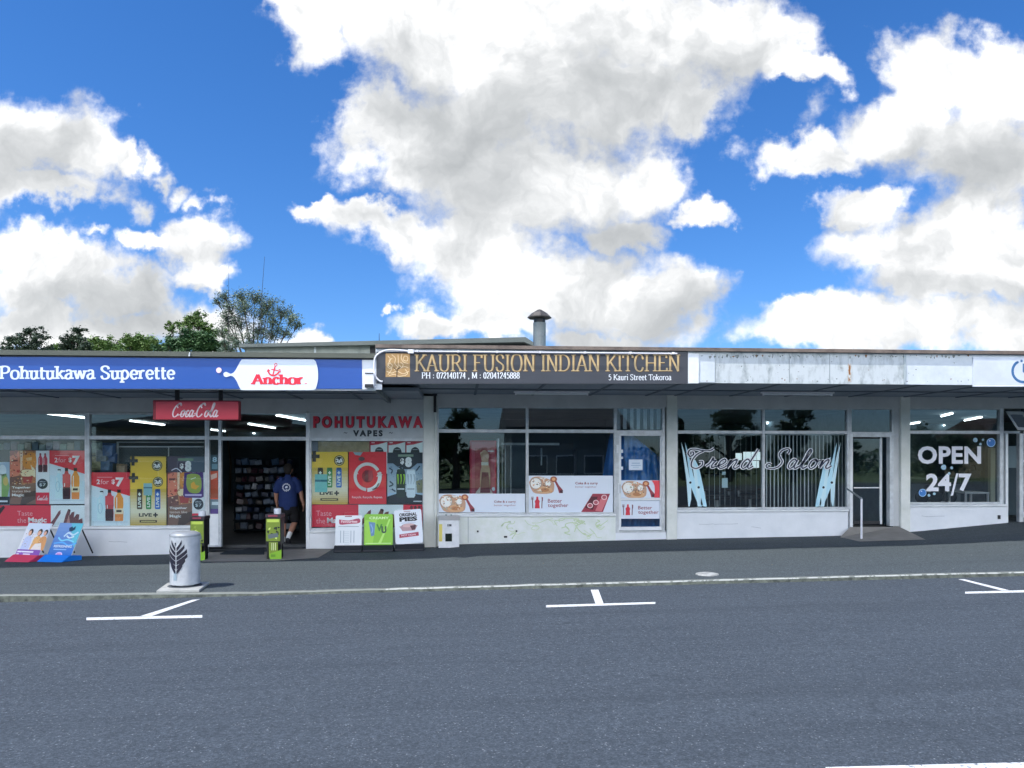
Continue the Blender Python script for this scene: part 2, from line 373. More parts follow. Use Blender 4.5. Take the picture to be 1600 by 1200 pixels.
# script alphabet (slanted afterwards)
SCR = {
'T': (1.0, [[(.0,.72),(.02,.95),(.25,1.0),(.6,.93),(.95,.92),(1.12,1.04)],[(.02,.74),(.14,.62),(.26,.72),(.22,.84),(.1,.84)],[(.68,.9),(.42,.72),(.3,.42),(.36,.1),(.62,.0),(.82,.16),(.78,.36),(.62,.36)]]),
'S': (1.0, [[(.86,.74),(.92,.92),(.78,1.02),(.56,.94),(.46,.74),(.58,.54),(.72,.34),(.62,.1),(.38,.0),(.08,.04),(.0,.16),(.1,.26),(.24,.2)]]),
'r': (.42, [[(-.04,.1),(.12,.3),(.18,.55),(.22,.42),(.36,.42)],[(.36,.42),(.24,.2),(.26,.04),(.42,.1)]]),
'e': (.42, [[(-.02,.1),(.2,.2),(.34,.36),(.26,.48),(.12,.38),(.06,.16),(.18,.0),(.34,.04),(.44,.14)]]),
'n': (.58, [[(.0,.1),(.1,.44),(.04,.0)],[(.04,.04),(.2,.36),(.34,.46),(.38,.34),(.32,.08),(.42,.0),(.58,.14)]]),
'd': (.56, [[(.36,.36),(.22,.48),(.08,.34),(.04,.12),(.14,.0),(.28,.1),(.38,.36)],[(.56,1.0),(.42,.5),(.34,.12),(.42,.0),(.58,.12)]]),
'a': (.54, [[(.36,.38),(.22,.48),(.08,.34),(.04,.12),(.14,.0),(.28,.1),(.38,.4)],[(.4,.46),(.33,.12),(.4,.0),(.56,.12)]]),
'l': (.36, [[(-.02,.1),(.22,.5),(.34,.86),(.26,.98),(.16,.7),(.1,.2),(.18,.0),(.36,.12)]]),
'o': (.5, [[(.26,.48),(.1,.38),(.04,.14),(.16,.0),(.32,.1),(.38,.34),(.26,.48),(.32,.38),(.52,.4)]]),
'C': (.9, [[(.52,.62),(.42,.74),(.5,.92),(.72,.96),(.8,.8),(.66,.9),(.4,.86),(.16,.56),(.1,.22),(.26,.0),(.5,.06),(.66,.22)]]),
'c': (.36, [[(.3,.38),(.2,.46),(.08,.32),(.05,.1),(.16,.0),(.36,.12)]]),
'-': (.14, [[(-.02,.22),(.14,.26)]]),
'L': (.5, [[(-.02,.1),(.16,.5),(.3,.9),(.2,.96),(.1,.6),(.06,.14),(.14,.0),(.34,.12)]]),
}
def script_text(text, track=0.0, slant=.28, gap=.35):
    x = 0; out = []
    for ch in text:
        if ch == ' ': x += gap; continue
        w, st = SCR[ch]
        for s in st:
            out.append([(x + a + b * slant, b) for a, b in catmull(s, 7)])
        x += w + track
    return out
class Print(MB):
    'artwork; mp(a,b,layer)->xyz. default: pixels of the photograph on the plane y=Y0, layers come towards the street'
    def __init__(s, Y0=None, mp=None, step=.0012):
        MB.__init__(s); s.step = step
        s.mp = mp or (lambda a, b, l: PY(a, b, Y0) + Vector((0, -l * s.step, 0)))
        s.ydown = 1
    def poly(s, pts, m, layer=1): return s.face([s.mp(a, b, layer) for a, b in pts], m)
    def rect(s, a0, b0, a1, b1, m, layer=1): return s.poly([(a0,b0),(a0,b1),(a1,b1),(a1,b0)], m, layer)
    def grad(s, a0, b0, a1, b1, c0, c1, n=8, layer=1):
        A_, B_ = lin(c0), lin(c1)
        for i in range(n):
            t = (i + .5) / n; c = [A_[k] * (1-t) + B_[k] * t for k in range(3)]
            nm = 'print_%s_%s_%d_%d' % (c0, c1, i, n)
            s.rect(a0, b0+(b1-b0)*i/n, a1, b0+(b1-b0)*(i+1)/n, mat(nm, tuple(c), .5), layer)
        return s
    def ell(s, a, b, ra, rb, m, layer=1, n=24): return s.poly(ell_pts(a, b, ra, rb, n), m, layer)
    def ring(s, a, b, ra, rb, w, m, layer=1, a0=0, a1=360):
        p = ell_pts(a, b, ra, rb, 32, a0, a1)
        if a1-a0 == 360: p.append(p[0])
        vs, fs = ribbon(p, lambda dx, dy, t: w)
        return s.raw([s.mp(x, y, layer) for x, y in vs], fs, m)
    def line(s, pts, w, m, layer=1, smooth=True, taper=0):
        p = catmull(pts) if smooth and len(pts) > 2 else pts
        vs, fs = ribbon(p, lambda dx, dy, t: w * (1 - taper * t))
        return s.raw([s.mp(x, y, layer) for x, y in vs], fs, m)
    def fit(s, shapes, box, layer, m, bb=None):
        'shapes: list of (verts,faces) y up; box (a0,btop,a1,bbot)'
        xs = [v[0] for sh in shapes for v in sh[0]]; ys = [v[1] for sh in shapes for v in sh[0]]
        x0, x1, y0, y1 = bb or (min(xs), max(xs), min(ys), max(ys))
        a0, b0, a1, b1 = box
        for k, (vs, fs) in enumerate(shapes):
            s.raw([s.mp(a0+(x-x0)/(x1-x0)*(a1-a0), b1+(y-y0)/(y1-y0)*(b0-b1), layer + (k % 7) * .12) for x, y in vs], fs, m)
        return s
    def text(s, t, a0, b0, a1, b1, m, layer=2, bold=0.0, space=1.0): return s.fit([glyphs(t, bold, space)], (a0,b0,a1,b1), layer, m)
    def serif(s, t, a0, b0, a1, b1, m, layer=2, thick=.14, thin=.05, serif=.08, track=0.0, bb=None):
        sh, w = serif_text(t, thick, thin, serif, track)
        return s.fit(sh, (a0,b0,a1,b1), layer, m, bb)
    def script(s, t, a0, b0, a1, b1, w, m, layer=2, track=0.0, slant=.28, gap=.35, contrast=.45):
        st = script_text(t, track, slant, gap)
        xs = [p[0] for q in st for p in q]; ys = [p[1] for q in st for p in q]
        x0, x1, y0, y1 = min(xs), max(xs), min(ys), max(ys)
        for k, q in enumerate(st):
            pp = [(a0+(x-x0)/(x1-x0)*(a1-a0), b1+(y-y0)/(y1-y0)*(b0-b1)) for x, y in q]
            vs, fs = ribbon(pp, lambda dx, dy, t: w * (1-contrast + contrast * abs(dy)) )
            s.raw([s.mp(x, y, layer + (k % 7) * .12) for x, y in vs], fs, m)
        return s
    def board(s, a0, b0, a1, b1, m, th=.004):
        'backing board with real thickness'
        p = [s.mp(a, b, 0) for a, b in ((a0,b0),(a0,b1),(a1,b1),(a1,b0))]
        n = (s.mp(a0, b0, 0) - s.mp(a0, b0, 1)).normalized() * th
        return s.prism(p, n, m)
    def boardpoly(s, pts, m, th=.004):
        p = [s.mp(a, b, 0) for a, b in pts]
        n = (s.mp(pts[0][0], pts[0][1], 0) - s.mp(pts[0][0], pts[0][1], 1)).normalized() * th
        return s.prism(p, n, m)
def specks(p, x0, y0, x1, y1, cols, n, layer, s=1.0, seed=1):
    rr = random.Random(seed + int(x0 * 7))
    for k in range(n):
        a, b = rr.uniform(x0, x1), rr.uniform(y0, y1); w = s * rr.uniform(.4, 1.2)
        p.poly([(a - w, b), (a, b + w*rr.uniform(.4, 1)), (a + w*rr.uniform(.5, 1.2), b + w*.2), (a, b - w*rr.uniform(.4, 1))], C(rr.choice(cols)), layer + k * .01)
# ================================================================ ground materials
def asphalt(name, c, c2, speck, patch=.35):
    m = bpy.data.materials.new(name); m.use_nodes = True; t = m.node_tree; b = t.nodes['Principled BSDF']
    lk = t.links.new; nn = t.nodes.new
    g = nn('ShaderNodeNewGeometry')
    def ns(scale, det, sc=(1, 1, 1), rough=.6):
        mp = nn('ShaderNodeMapping'); mp.inputs['Scale'].default_value = sc; lk(g.outputs['Position'], mp.inputs[0])
        n = nn('ShaderNodeTexNoise'); n.inputs['Scale'].default_value = scale; n.inputs['Detail'].default_value = det; n.inputs['Roughness'].default_value = rough
        lk(mp.outputs[0], n.inputs['Vector']); return n.outputs['Fac']
    def rng(v, a, b_, lo=0, hi=1):
        r = nn('ShaderNodeMapRange'); lk(v, r.inputs[0]); r.inputs[1].default_value = a; r.inputs[2].default_value = b_; r.inputs[3].default_value = lo; r.inputs[4].default_value = hi; return r.outputs[0]
    def mix(f, A, B):
        x = nn('ShaderNodeMix'); x.data_type = 'RGBA'
        if isinstance(f, float): x.inputs[0].default_value = f
        else: lk(f, x.inputs[0])
        for i, q in ((6, A), (7, B)):
            if isinstance(q, (tuple, list)): x.inputs[i].default_value = (*q[:3], 1)
            else: lk(q, x.inputs[i])
        return x.outputs[2]
    base = mix(rng(ns(.35, 5, (1, 2.6, 1)), .35, .68), lin(c), lin(c2))
    base = mix(rng(ns(1.6, 4, (.35, 3.2, 1)), .5, .7, 0, patch), base, [x * .74 for x in lin(c2)])
    v = nn('ShaderNodeTexVoronoi'); v.inputs['Scale'].default_value = 110; lk(g.outputs['Position'], v.inputs['Vector'])
    chip = nn('ShaderNodeSeparateColor'); lk(v.outputs['Color'], chip.inputs[0])
    base = mix(rng(chip.outputs[0], .0, 1.0, 0, .85), base, [x * 1.75 for x in lin(speck)])
    base = mix(rng(chip.outputs[1], .978, .992, 0, .34), base, lin('c8ccd0'))
    base = mix(rng(ns(1.0, 5, (.07, 1.9, 1), .7), .5, .7, 0, .3), base, [x * .68 for x in lin(c2)])
    base = mix(rng(ns(2.3, 3), .66, .74, 0, .4), base, [x * .5 for x in lin(c)])
    base = mix(rng(ns(28, 4), .4, .66, 0, .55), base, [x * .55 for x in lin(c)])
    lk(base, b.inputs['Base Color']); b.inputs['Roughness'].default_value = .88; b.inputs['Specular IOR Level'].default_value = .3
    bp = nn('ShaderNodeBump'); bp.inputs['Strength'].default_value = .55; bp.inputs['Distance'].default_value = .008
    lk(v.outputs['Distance'], bp.inputs['Height']); lk(bp.outputs[0], b.inputs['Normal'])
    return m
ROAD = asphalt('road_asphalt', '414950', '394148', '474f57', .8)
PATH = asphalt('path_asphalt', '434b4f', '3d4548', '4b5357', .3)
GRASS = mat('grass', '55703a', .95, var=.5, vscale=.6, c2='7a8048', bump=.6, bscale=20)
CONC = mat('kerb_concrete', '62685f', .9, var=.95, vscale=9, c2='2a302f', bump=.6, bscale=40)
CONCR = mat('ramp_concrete', '908c86', .9, var=.7, vscale=4, c2='7b7873', bump=.3, bscale=50)
def worn(name, c, under, thr=.5, scale=14.0):
    m = mat(name, c, .7, var=1.0, vscale=scale, c2=under)
    for n in m.node_tree.nodes:
        if n.bl_idname == 'ShaderNodeMapRange' and abs(n.inputs[1].default_value - .35) < .01:
            n.inputs[1].default_value = thr; n.inputs[2].default_value = thr + .07; break
    return m
LINE = worn('line_paint', 'dfe2e2', '70777e', .57, 34)
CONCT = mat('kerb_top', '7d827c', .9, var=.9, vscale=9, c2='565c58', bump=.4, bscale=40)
KWHITE = worn('kerb_paint', 'a8aca8', '6f7570', .5, 11)
KGREY = worn('kerb_paint_gone', '757b76', 'b4b8b3', .66, 16)
# ================================================================ ground, road, footpath, kerb
b = MB()
S_ = 700
# one sheet to the horizon, following the fall of the street
def gl(x, y): return .014 * max(-30, min(30, x)) - .02
xs = [-S_, -120, -30, -10, 0, 10, 30, 120, S_]; ys = [-S_, -120, -60, -32, 30, 120, S_]
vs = [(x, y, gl(x, y) - (.25 if -31 < y < 20 else .0)) for y in ys for x in xs]
n = len(xs); b.raw(vs, [(j*n+i, j*n+i+1, (j+1)*n+i+1, (j+1)*n+i) for j in range(len(ys)-1) for i in range(n-1)], GRASS)
b.build('ground', kind='structure')
b = MB(); xs = [-80, -30, -12, 0, 12, 30, 80]; ys = [-31.9, -16, YK + .02]
vs = [(x, y, zr(max(-30, min(30, x)))) for y in ys for x in xs]; n = len(xs)
b.raw(vs, [(j*n+i, j*n+i+1, (j+1)*n+i+1, (j+1)*n+i) for j in range(len(ys)-1) for i in range(n-1)], ROAD)
b.build('road', kind='structure')
# footpath sheet between kerb and shops, going on under the shop fronts a little
b = MB(); xs = [-30 + i * .5 for i in range(121)]; ys = [YK + .074 + (1.0 - YK - .074) * j / 16 for j in range(17)]
vs = [(x, y, gz(x, y)) for y in ys for x in xs]; n = len(xs)
b.raw(vs, [(j*n+i, j*n+i+1, (j+1)*n+i+1, (j+1)*n+i) for j in range(16) for i in range(n-1)], PATH)
b.build('footpath', kind='structure', smooth=True)
# kerb: worn concrete stones with a painted top arris
random.seed(4)
b = MB(); rr = random.Random(3)
xs = [-30 + i * .25 for i in range(241)]
prof = []
for i, x in enumerate(xs):
    j = rr.uniform(-.006, .006); zt = lerp(ZK, x) + rr.uniform(-.003, .003)
    prof.append([(x, YK + .075, zt + .003), (x, YK + .006 + j, zt + .004), (x, YK - .012 + j, zt - .012), (x, YK - .03 + j*.5, zr(x) - .02)])
for i in range(len(xs) - 1):
    for k in range(3):
        p, q = prof[i], prof[i+1]
        b.face([p[k], q[k], q[k+1], p[k+1]], (KWHITE if xs[i] > -1.2 else KGREY) if k == 1 else (CONCT if k == 0 else CONC))
b.build('kerb', kind='structure', smooth=False)
# far kerb and verge across the street
b = MB(); b.box(-60, 60, -32.05, -31.9, -.5, .1 + 0, CONC); b.build('kerb', kind='structure')
# drain-like dark joints in the kerb face
# ================================================================ painted parking marks
def mark(pix, name='parking_line'):
    bb = MB(); p = [PZ(u, v, 0) for u, v in pix]
    pts = []
    for u, v in pix:
        z = 0
        for _ in range(8):
            q = PZ(u, v, z); z = zr(q.x) + .004
        pts.append(q)
    bb.face(pts, LINE); return bb.build(name, kind='structure')
mark([(135,965),(316,961),(316,965),(135,969)]); mark([(219,962.6),(300,937.3),(313,936),(238,962.2)])
mark([(853,945.5),(1024,940.5),(1024,943.5),(853,949)]); mark([(923,921.5),(935,921.3),(943,942.6),(930.5,943.2)])
mark([(1508,924.5),(1700,919.5),(1700,923.5),(1508,927.5)]); mark([(1497,905),(1507,905),(1577,922.2),(1565,922.6)])
mark([(1290,1198.5),(1760,1187),(1760,1205),(1290,1217)])
# ================================================================ facade materials
WALL = mat('white_painted_wall', 'e9edf1', .75, var=.5, vscale=2.2, c2='d0d6da', bump=.15, bscale=30)
WALLS = mat('stained_white_wall', 'e9edec', .75, var=.35, vscale=5, c2='c0cfae', bump=.15, bscale=30)
PILL = mat('pillar_paint', 'e6e8e3', .7, var=.6, vscale=2.5, c2='c2c9be', bump=.1, bscale=25)
BEAM = mat('header_paint', 'c8cbcc', .7, var=.6, vscale=2, c2='adb2b4')
SOFF = mat('soffit_board', '8b949e', .8, var=.8, vscale=.8, c2='6f7984')
SOFFD = mat('soffit_batten', '5f6872', .8)
ALU = mat('aluminium', 'd0d5d8', .4, metal=.25, var=.3, vscale=6)
ALUW = mat('white_frame', 'e8ecee', .45, var=.3, vscale=6, c2='b9c0c4')
FLASH = mat('rusty_flashing', '5f544d', .8, var=.9, vscale=3.5, c2='8d7f74', streak=False)
GUTT = mat('olive_gutter', '5b5f54', .6, var=.5, vscale=2, c2='4b5048')
PEEL = mat('peeling_board', 'c6cdcf', .8, var=.95, vscale=7, c2='6e7a7c', bump=.3, bscale=20, streak=True)
for _n in PEEL.node_tree.nodes:
    if _n.bl_idname == 'ShaderNodeMapRange' and abs(_n.inputs[1].default_value - .35) < .01: _n.inputs[1].default_value = .47; _n.inputs[2].default_value = .78
    if _n.bl_idname == 'ShaderNodeMapping': _n.inputs['Scale'].default_value = (1, 1, .45)
PEELW = mat('cleaner_board', 'd6dde2', .75, var=.5, vscale=4, c2='b2bcc0', bump=.2, bscale=20)
DARKB = mat('black_metal', '23262b', .5, var=.3, vscale=5)
ROOFM = mat('roof_iron', '6d7470', .6, metal=.2, var=.6, vscale=1.5, c2='565c58')
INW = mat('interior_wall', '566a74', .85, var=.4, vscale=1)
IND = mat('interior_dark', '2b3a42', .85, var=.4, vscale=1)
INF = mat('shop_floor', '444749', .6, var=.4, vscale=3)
INC = mat('interior_ceiling', '8a9a9e', .85, var=.3, vscale=1)
RUST = worn('rust_streak', '8a5a2c', 'cdd3d4', .50, 8)
def glassm(name, tint, refl):
    m = bpy.data.materials.new(name); m.use_nodes = True; t = m.node_tree; t.nodes.clear()
    o = t.nodes.new('ShaderNodeOutputMaterial'); mx = t.nodes.new('ShaderNodeMixShader')
    tr = t.nodes.new('ShaderNodeBsdfTransparent'); tr.inputs[0].default_value = (*tint, 1)
    gl_ = t.nodes.new('ShaderNodeBsdfGlossy'); gl_.inputs['Roughness'].default_value = 0.0; gl_.inputs[0].default_value = (.95, .98, 1, 1)
    fr = t.nodes.new('ShaderNodeFresnel'); fr.inputs[0].default_value = 1.5
    ma = t.nodes.new('ShaderNodeMath'); ma.operation = 'MULTIPLY'; ma.inputs[1].default_value = refl
    g = t.nodes.new('ShaderNodeNewGeometry'); n = t.nodes.new('ShaderNodeTexNoise'); n.inputs['Scale'].default_value = .9; n.inputs['Detail'].default_value = 1
    t.links.new(g.outputs['Position'], n.inputs['Vector'])
    bp = t.nodes.new('ShaderNodeBump'); bp.inputs['Strength'].default_value = .06; bp.inputs['Distance'].default_value = .02
    t.links.new(n.outputs['Fac'], bp.inputs['Height']); t.links.new(bp.outputs[0], gl_.inputs['Normal'])
    t.links.new(fr.outputs[0], ma.inputs[0]); t.links.new(ma.outputs[0], mx.inputs[0])
    t.links.new(tr.outputs[0], mx.inputs[1]); t.links.new(gl_.outputs[0], mx.inputs[2]); t.links.new(mx.outputs[0], o.inputs[0])
    return m
GLASS = glassm('shop_glass', (.93, .97, .975), 1.05)
GLASSD = glassm('tinted_glass', (.87, .93, .95), 1.4)
# ================================================================ the four shops
CF = -3.0                                           # canopy front
ZT_L, ZB_L = Z(558, 300, CF), Z(608.5, 300, CF)     # left fascia
ZT_R, ZB_R = Z(549, 1050, CF), Z(598, 1050, CF)
XS0, XP, XE = -17.0, X(671), 18.0
UJ = 587                                            # where the canopies meet
XJ = X(UJ, CF)
bases = dict(superette=(-6, 0, -.1), restaurant=(X(850), 0, .1), salon=(X(1190), 0, .15), laundry=(X(1500), 0, .3))
superette = empty('shop_building', (X(300), 0, -.1), 'corner grocery shop with blue fascia and red and yellow posters filling its windows', 'shop')
restaurant = empty('shop_building', (X(850), 0, .05), 'restaurant shop under the black and gold sign, dark windows above white food decals', 'shop')
salon = empty('shop_building', (X(1190), 0, .1), 'hair salon shop with striped vertical blinds and script lettering across two windows', 'shop')
laundry = empty('shop_building', (X(1500), 0, .2), 'laundry shop at the right end with one big window lettered OPEN 24/7', 'shop')
def frame(sh, name, us, v0, v1, bar=5.0, y0=-.05, y1=.05, m=None, glass=None, panes=None, label=None):
    'window frame of pixel extents with mullions; us = list of u edges of bars (pairs)'
    f = MB(); m = m or ALU
    a, c = us[0][0], us[-1][1]; um = (a + c) / 2
    for u0, u1 in us: f.box(X(u0), X(u1), y0, y1, Z(v1, um), Z(v0, um), m)
    o = f
    return f
def hbar(f, u0, u1, v0, v1, y0=-.045, y1=.045, m=None, um=None):
    um = um or (u0 + u1) / 2
    f.box(X(u0), X(u1), y0, y1, Z(v1, um), Z(v0, um), m or ALU)
def pane(u0, v0, u1, v1, m, y=.0, um=None):
    g = MB(); um = um or (u0 + u1) / 2
    g.box(X(u0), X(u1), y, y + .006, Z(v1, um), Z(v0, um), m); return g
def window(shop, u0, u1, v0, v1, tr=None, bl=3, br=3, bt=3, bb=4, glass=None, um=None, label=None, y=0.0, m=None):
    'frame with optional transom bar tr=(v,v); returns frame object; panes are sub-parts'
    f = MB(); um = um or (u0 + u1) / 2; m = m or ALU
    zt, zb = Z(v0, um), Z(v1, um)
    f.box(X(u0), X(u0 + bl), y-.05, y+.05, zb, zt, m); f.box(X(u1 - br), X(u1), y-.05, y+.05, zb, zt, m)
    if bt: f.box(X(u0 + bl), X(u1 - br), y-.047, y+.047, zt - (zt - Z(v0 + bt, um)), zt, m)
    if bb: f.box(X(u0 + bl), X(u1 - br), y-.047, y+.047, zb, Z(v1 - bb, um), m)
    if tr: f.box(X(u0 + bl), X(u1 - br), y-.047, y+.047, Z(tr[1], um), Z(tr[0], um), m)
    o = f.build('window', shop, bevel=.006, label=label)
    hs_ = [(v0 + bt, tr[0]), (tr[1], v1 - bb)] if tr else [(v0 + bt, v1 - bb)]
    for a, c in hs_:
        g = MB(); g.box(X(u0 + bl) - .004, X(u1 - br) + .004, y, y+.006, Z(c, um) - .004, Z(a, um) + .004, glass or GLASS)
        g.build('pane', o)
    return o
# --- low walls under the windows
def lowwall(shop, u0, u1, vt, m=None, y0=-.06, vb=None, name='low_wall', label=None, chamfer=0):
    w = MB(); um = (u0 + u1) / 2; x0, x1 = X(u0), X(u1)
    zt = Z(vt, um)
    w.box(x0, x1, y0, .2, -.6, zt - .03, m or WALL)
    o = w.build(name, shop, label=label)
    s = MB(); s.box(x0, x1, y0 - .045, .1, zt - .03, zt + .012, ALUW); s.build('sill', o, bevel=.008)
    return o
# superette -------------------------------------------------------
sh = superette; UM = 240
lowwall(sh, -330, 321.5, 825)
lowwall(sh, 484, 662, 829, y0=-.055)
window(sh, -150, -8, 645, 825, (681, 687), 4, 4, um=UM)
window(sh, -8, 137.5, 645, 825, (681, 687), 4, 3.6, um=UM)
window(sh, 137.5, 325, 645, 825, (681, 687), 4, 4, um=UM, label='window with the diamond grille and yellow poster behind its glass')
window(sh, 325, 347, 645, 855, (681, 687), 3, 5, 3, 3, um=UM, label='narrow side light beside the open doorway')
f = MB(); hbar(f, 347, 479, 682, 688, um=UM); hbar(f, 347, 479, 642, 646, um=UM); f.box(X(479), X(484.5), -.07, .1, -.1, Z(642, UM), ALUW)
o = f.build('door_frame', sh, bevel=.005); pane(347, 646, 479, 682, GLASS, um=UM).build('pane', o)
window(sh, 484.5, 663, 645, 829, (684.5, 689), 2.5, 2.5, 3, 4, um=480, label='window filled with yellow, red and black posters')
window(sh, -330, -150, 645, 825, (681, 687), 4, 4, um=UM)
w = MB(); w.pbox(327, 803, 342, 852, -.03, -.005, ALUW); w.build('kick_panel', sh, bevel=.004)
hd = MB(); hd.box(X(-330), X(662), -.07, .15, Z(644.5, UM), ZB_L + .16, BEAM); hd.build('header_beam', sh)
pl = MB(); pl.box(X(662), X(683), -.1, .2, -.5, ZB_L + .16, PILL); pl.build('pillar', sh, bevel=.01)
pl = MB(); pl.box(-17.0, X(-330), -.1, .2, -.6, ZB_L + .16, PILL); pl.build('pillar', sh, bevel=.01)
# canopy left: roof slab, fascia board, gutter, soffit
cn = MB(); cn.box(XS0, XJ - .003, CF + .06, .3, ZB_L + .155, ZB_L + .25, ROOFM)
cn.box(XS0, XJ - .003, CF + .25, 18, ZT_L - .12, ZT_L + .0, ROOFM)
o = cn.build('roof', sh)
g = MB(); g.box(XS0, XJ + .0, CF - .09, CF + .25, ZT_L, Z(550.5, 300, CF), GUTT); g.box(XS0, XJ, CF - .05, CF + .01, ZT_L - .02, ZT_L + .001, DARKB)
g.tube([(X(300, CF), CF - .1, Z(552, 300, CF)), (X(299, CF), CF - .1, ZT_L)], .012, ALUW); g.build('gutter', sh)
fb = MB(); fb.box(XS0, XJ - .003, CF, CF + .06, ZB_L, ZT_L - .004, WALL); fb.build('fascia_board', sh)
sf = MB(); sf.box(XS0, XJ - .003, CF + .06, -.07, ZB_L + .09, ZB_L + .15, SOFF)
for k in range(14):
    xx = XS0 + .6 + k * 1.2
    if xx < XJ - .2: sf.box(xx, xx + .05, CF + .06, -.07, ZB_L + .075, ZB_L + .089, SOFFD)
sf.box(XS0, XJ - .003, -1.55, -1.5, ZB_L + .07, ZB_L + .088, SOFFD)
# angled infill soffit up to the pillar
sf.box(XJ, X(662), -2.0, -.07, ZB_L + .09, ZB_L + .15, SOFF)
sf.build('soffit', sh)
# interior room
def room(shop, x0, x1, y1, z0, z1, wm, fm=INF, cm=INC, bm=None):
    r = MB(); t = .06
    r.box(x0, x1, .25, y1, z0 - t, z0, fm); o1 = r.build('floor', shop)
    r = MB(); r.box(x0, x1, .2, y1, z1, z1 + t, cm); r.build('ceiling', shop)
    r = MB(); r.box(x0 - .1, x0, .2, y1 + .1, z0, z1 + t, wm); r.box(x1, x1 + .1, .2, y1 + .1, z0, z1 + t, wm); r.box(x0, x1, y1, y1 + .1, z0, z1 + t, bm or wm)
    r.build('inner_wall', shop)
ZF_S = .06
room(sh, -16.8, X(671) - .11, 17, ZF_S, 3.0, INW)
# restaurant -------------------------------------------------------
sh = restaurant; UM = 860
lowwall(sh, 683, 961, 804.5, WALLS)
window(sh, 683, 823.5, 636, 804, (671, 676.5), 2.5, 2.2, 2, 3.5, glass=GLASSD, um=UM)
window(sh, 823.5, 961, 636, 804, (671, 676.5), 2.2, 2.4, 2, 3.5, glass=GLASSD, um=UM, label='window with decals half its height and dark kitchen behind')
window(sh, 961, 1038, 636, 677, None, 2.4, 4, 2, 5, um=UM, label='transom light over the door with pale vertical blinds')
d = MB(); um = 1000; zt, zb = Z(677, um), Z(830, um)
d.box(X(961), X(966), -.06, .06, zb, zt, ALU); d.box(X(1033), X(1038), -.06, .06, zb, zt, ALU)
d.box(X(966), X(1033), -.05, .05, Z(681, um), zt, ALU)
d.box(X(966), X(970), -.04, .03, zb + .02, Z(681, um), ALUW); d.box(X(1031), X(1033), -.04, .03, zb + .02, Z(681, um), ALUW)
d.box(X(970), X(1031), -.035, .03, zb + .02, Z(823, um), ALUW); d.box(X(970), X(1031), -.035, .03, Z(782, um), Z(778, um), ALUW)
dd = d.build('door', sh, bevel=.004)
g = MB(); g.box(X(970) - .003, X(1031) + .003, 0, .006, Z(778, um) - .003, Z(681, um) + .003, GLASS); g.box(X(970) - .003, X(1031) + .003, 0, .006, Z(823, um) - .003, Z(782, um) + .003, GLASS); g.build('pane', dd)
h = MB(); h.pbox(963.5, 695, 966.5, 708, -.09, -.06, ALUW); h.build('lock', dd); h = MB(); h.pbox(966, 755, 969, 771, -.09, -.04, ALUW); h.tube([PY(969, 757, -.09), PY(969, 770, -.09)], .012, ALU); h.build('handle', dd)
if 0: h.pbox(963.5, 695, 966.5, 708, -.09, -.06, ALUW); h.pbox(966, 755, 969, 771, -.09, -.04, ALUW); h.tube([PY(969, 757, -.09), PY(969, 770, -.09)], .012, ALU); h.build('handle', dd)
w = MB(); w.box(X(961), X(1040), -.06, .2, -.5, zb, WALL); w.box(X(961), X(1040), -.075, .06, zb - .02, zb + .01, ALU); w.build('door_step', sh)
hd = MB(); hd.box(X(683), X(1040), -.07, .15, Z(636, UM), ZB_R + .1, BEAM); hd.build('header_beam', sh)
pl = MB(); pl.box(X(1040), X(1055.5), -.12, .2, -.5, ZB_R + .1, PILL); pl.build('pillar', sh, bevel=.01)
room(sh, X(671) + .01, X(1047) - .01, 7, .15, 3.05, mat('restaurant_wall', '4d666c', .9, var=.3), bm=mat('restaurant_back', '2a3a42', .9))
# canopy right (shared in photo, each shop owns its stretch)
def canopy(shop, x0, x1, board, first=False):
    c = MB(); c.box(x0, x1, CF + .06, .3, ZB_R + .1, ZB_R + .18, ROOFM); c.box(x0, x1, CF + .2, 18, ZT_R - .2, ZT_R - .12, ROOFM); c.build('roof', shop)
    c = MB(); c.box(x0, x1, CF - .07, CF + .2, ZT_R + .002, Z(543.5, 1050, CF), FLASH); c.build('flashing', shop)
    c = MB(); c.box(x0, x1, CF, CF + .055, ZB_R, ZT_R, board); o = c.build('fascia_board', shop)
    c = MB(); c.box(x0, x1, CF + .055, -.07, ZB_R + .035, ZB_R + .1, SOFF)
    k = x0 + .5
    while k < x1 - .1:
        c.box(k, k + .05, CF + .06, -.07, ZB_R + .02, ZB_R + .034, SOFFD); k += 1.2
    c.box(x0, x1, -1.35, -1.3, ZB_R + .014, ZB_R + .0335, SOFFD)
    c.build('soffit', shop)
    return o
canopy(restaurant, XJ, X(1082, CF), PEELW)
w = MB(); w.box(XJ - .06, XJ - .001, CF + .02, -.1, ZB_L + .005, ZB_R + .4, mat('canopy_end', '868e92', .8, var=.5, vscale=2)); w.build('canopy_end_board', restaurant)
w = MB(); w.box(XJ + .0, X(662), -.17, -.1, ZB_L + .1, ZB_R + .36, BEAM); w.build('header_beam', restaurant)
canopy(salon, X(1082, CF), X(1414, CF), PEEL)
canopy(laundry, X(1414, CF), XE, PEELW)
# joints and stains on the fascia boards

for u in (1117, 1233, 1296):
    j = MB(); j.pbox(u, 553, u + .9, 597.5, CF - .004, CF, mat('board_joint', '8e979b', .8)); j.build('board_joint', salon)

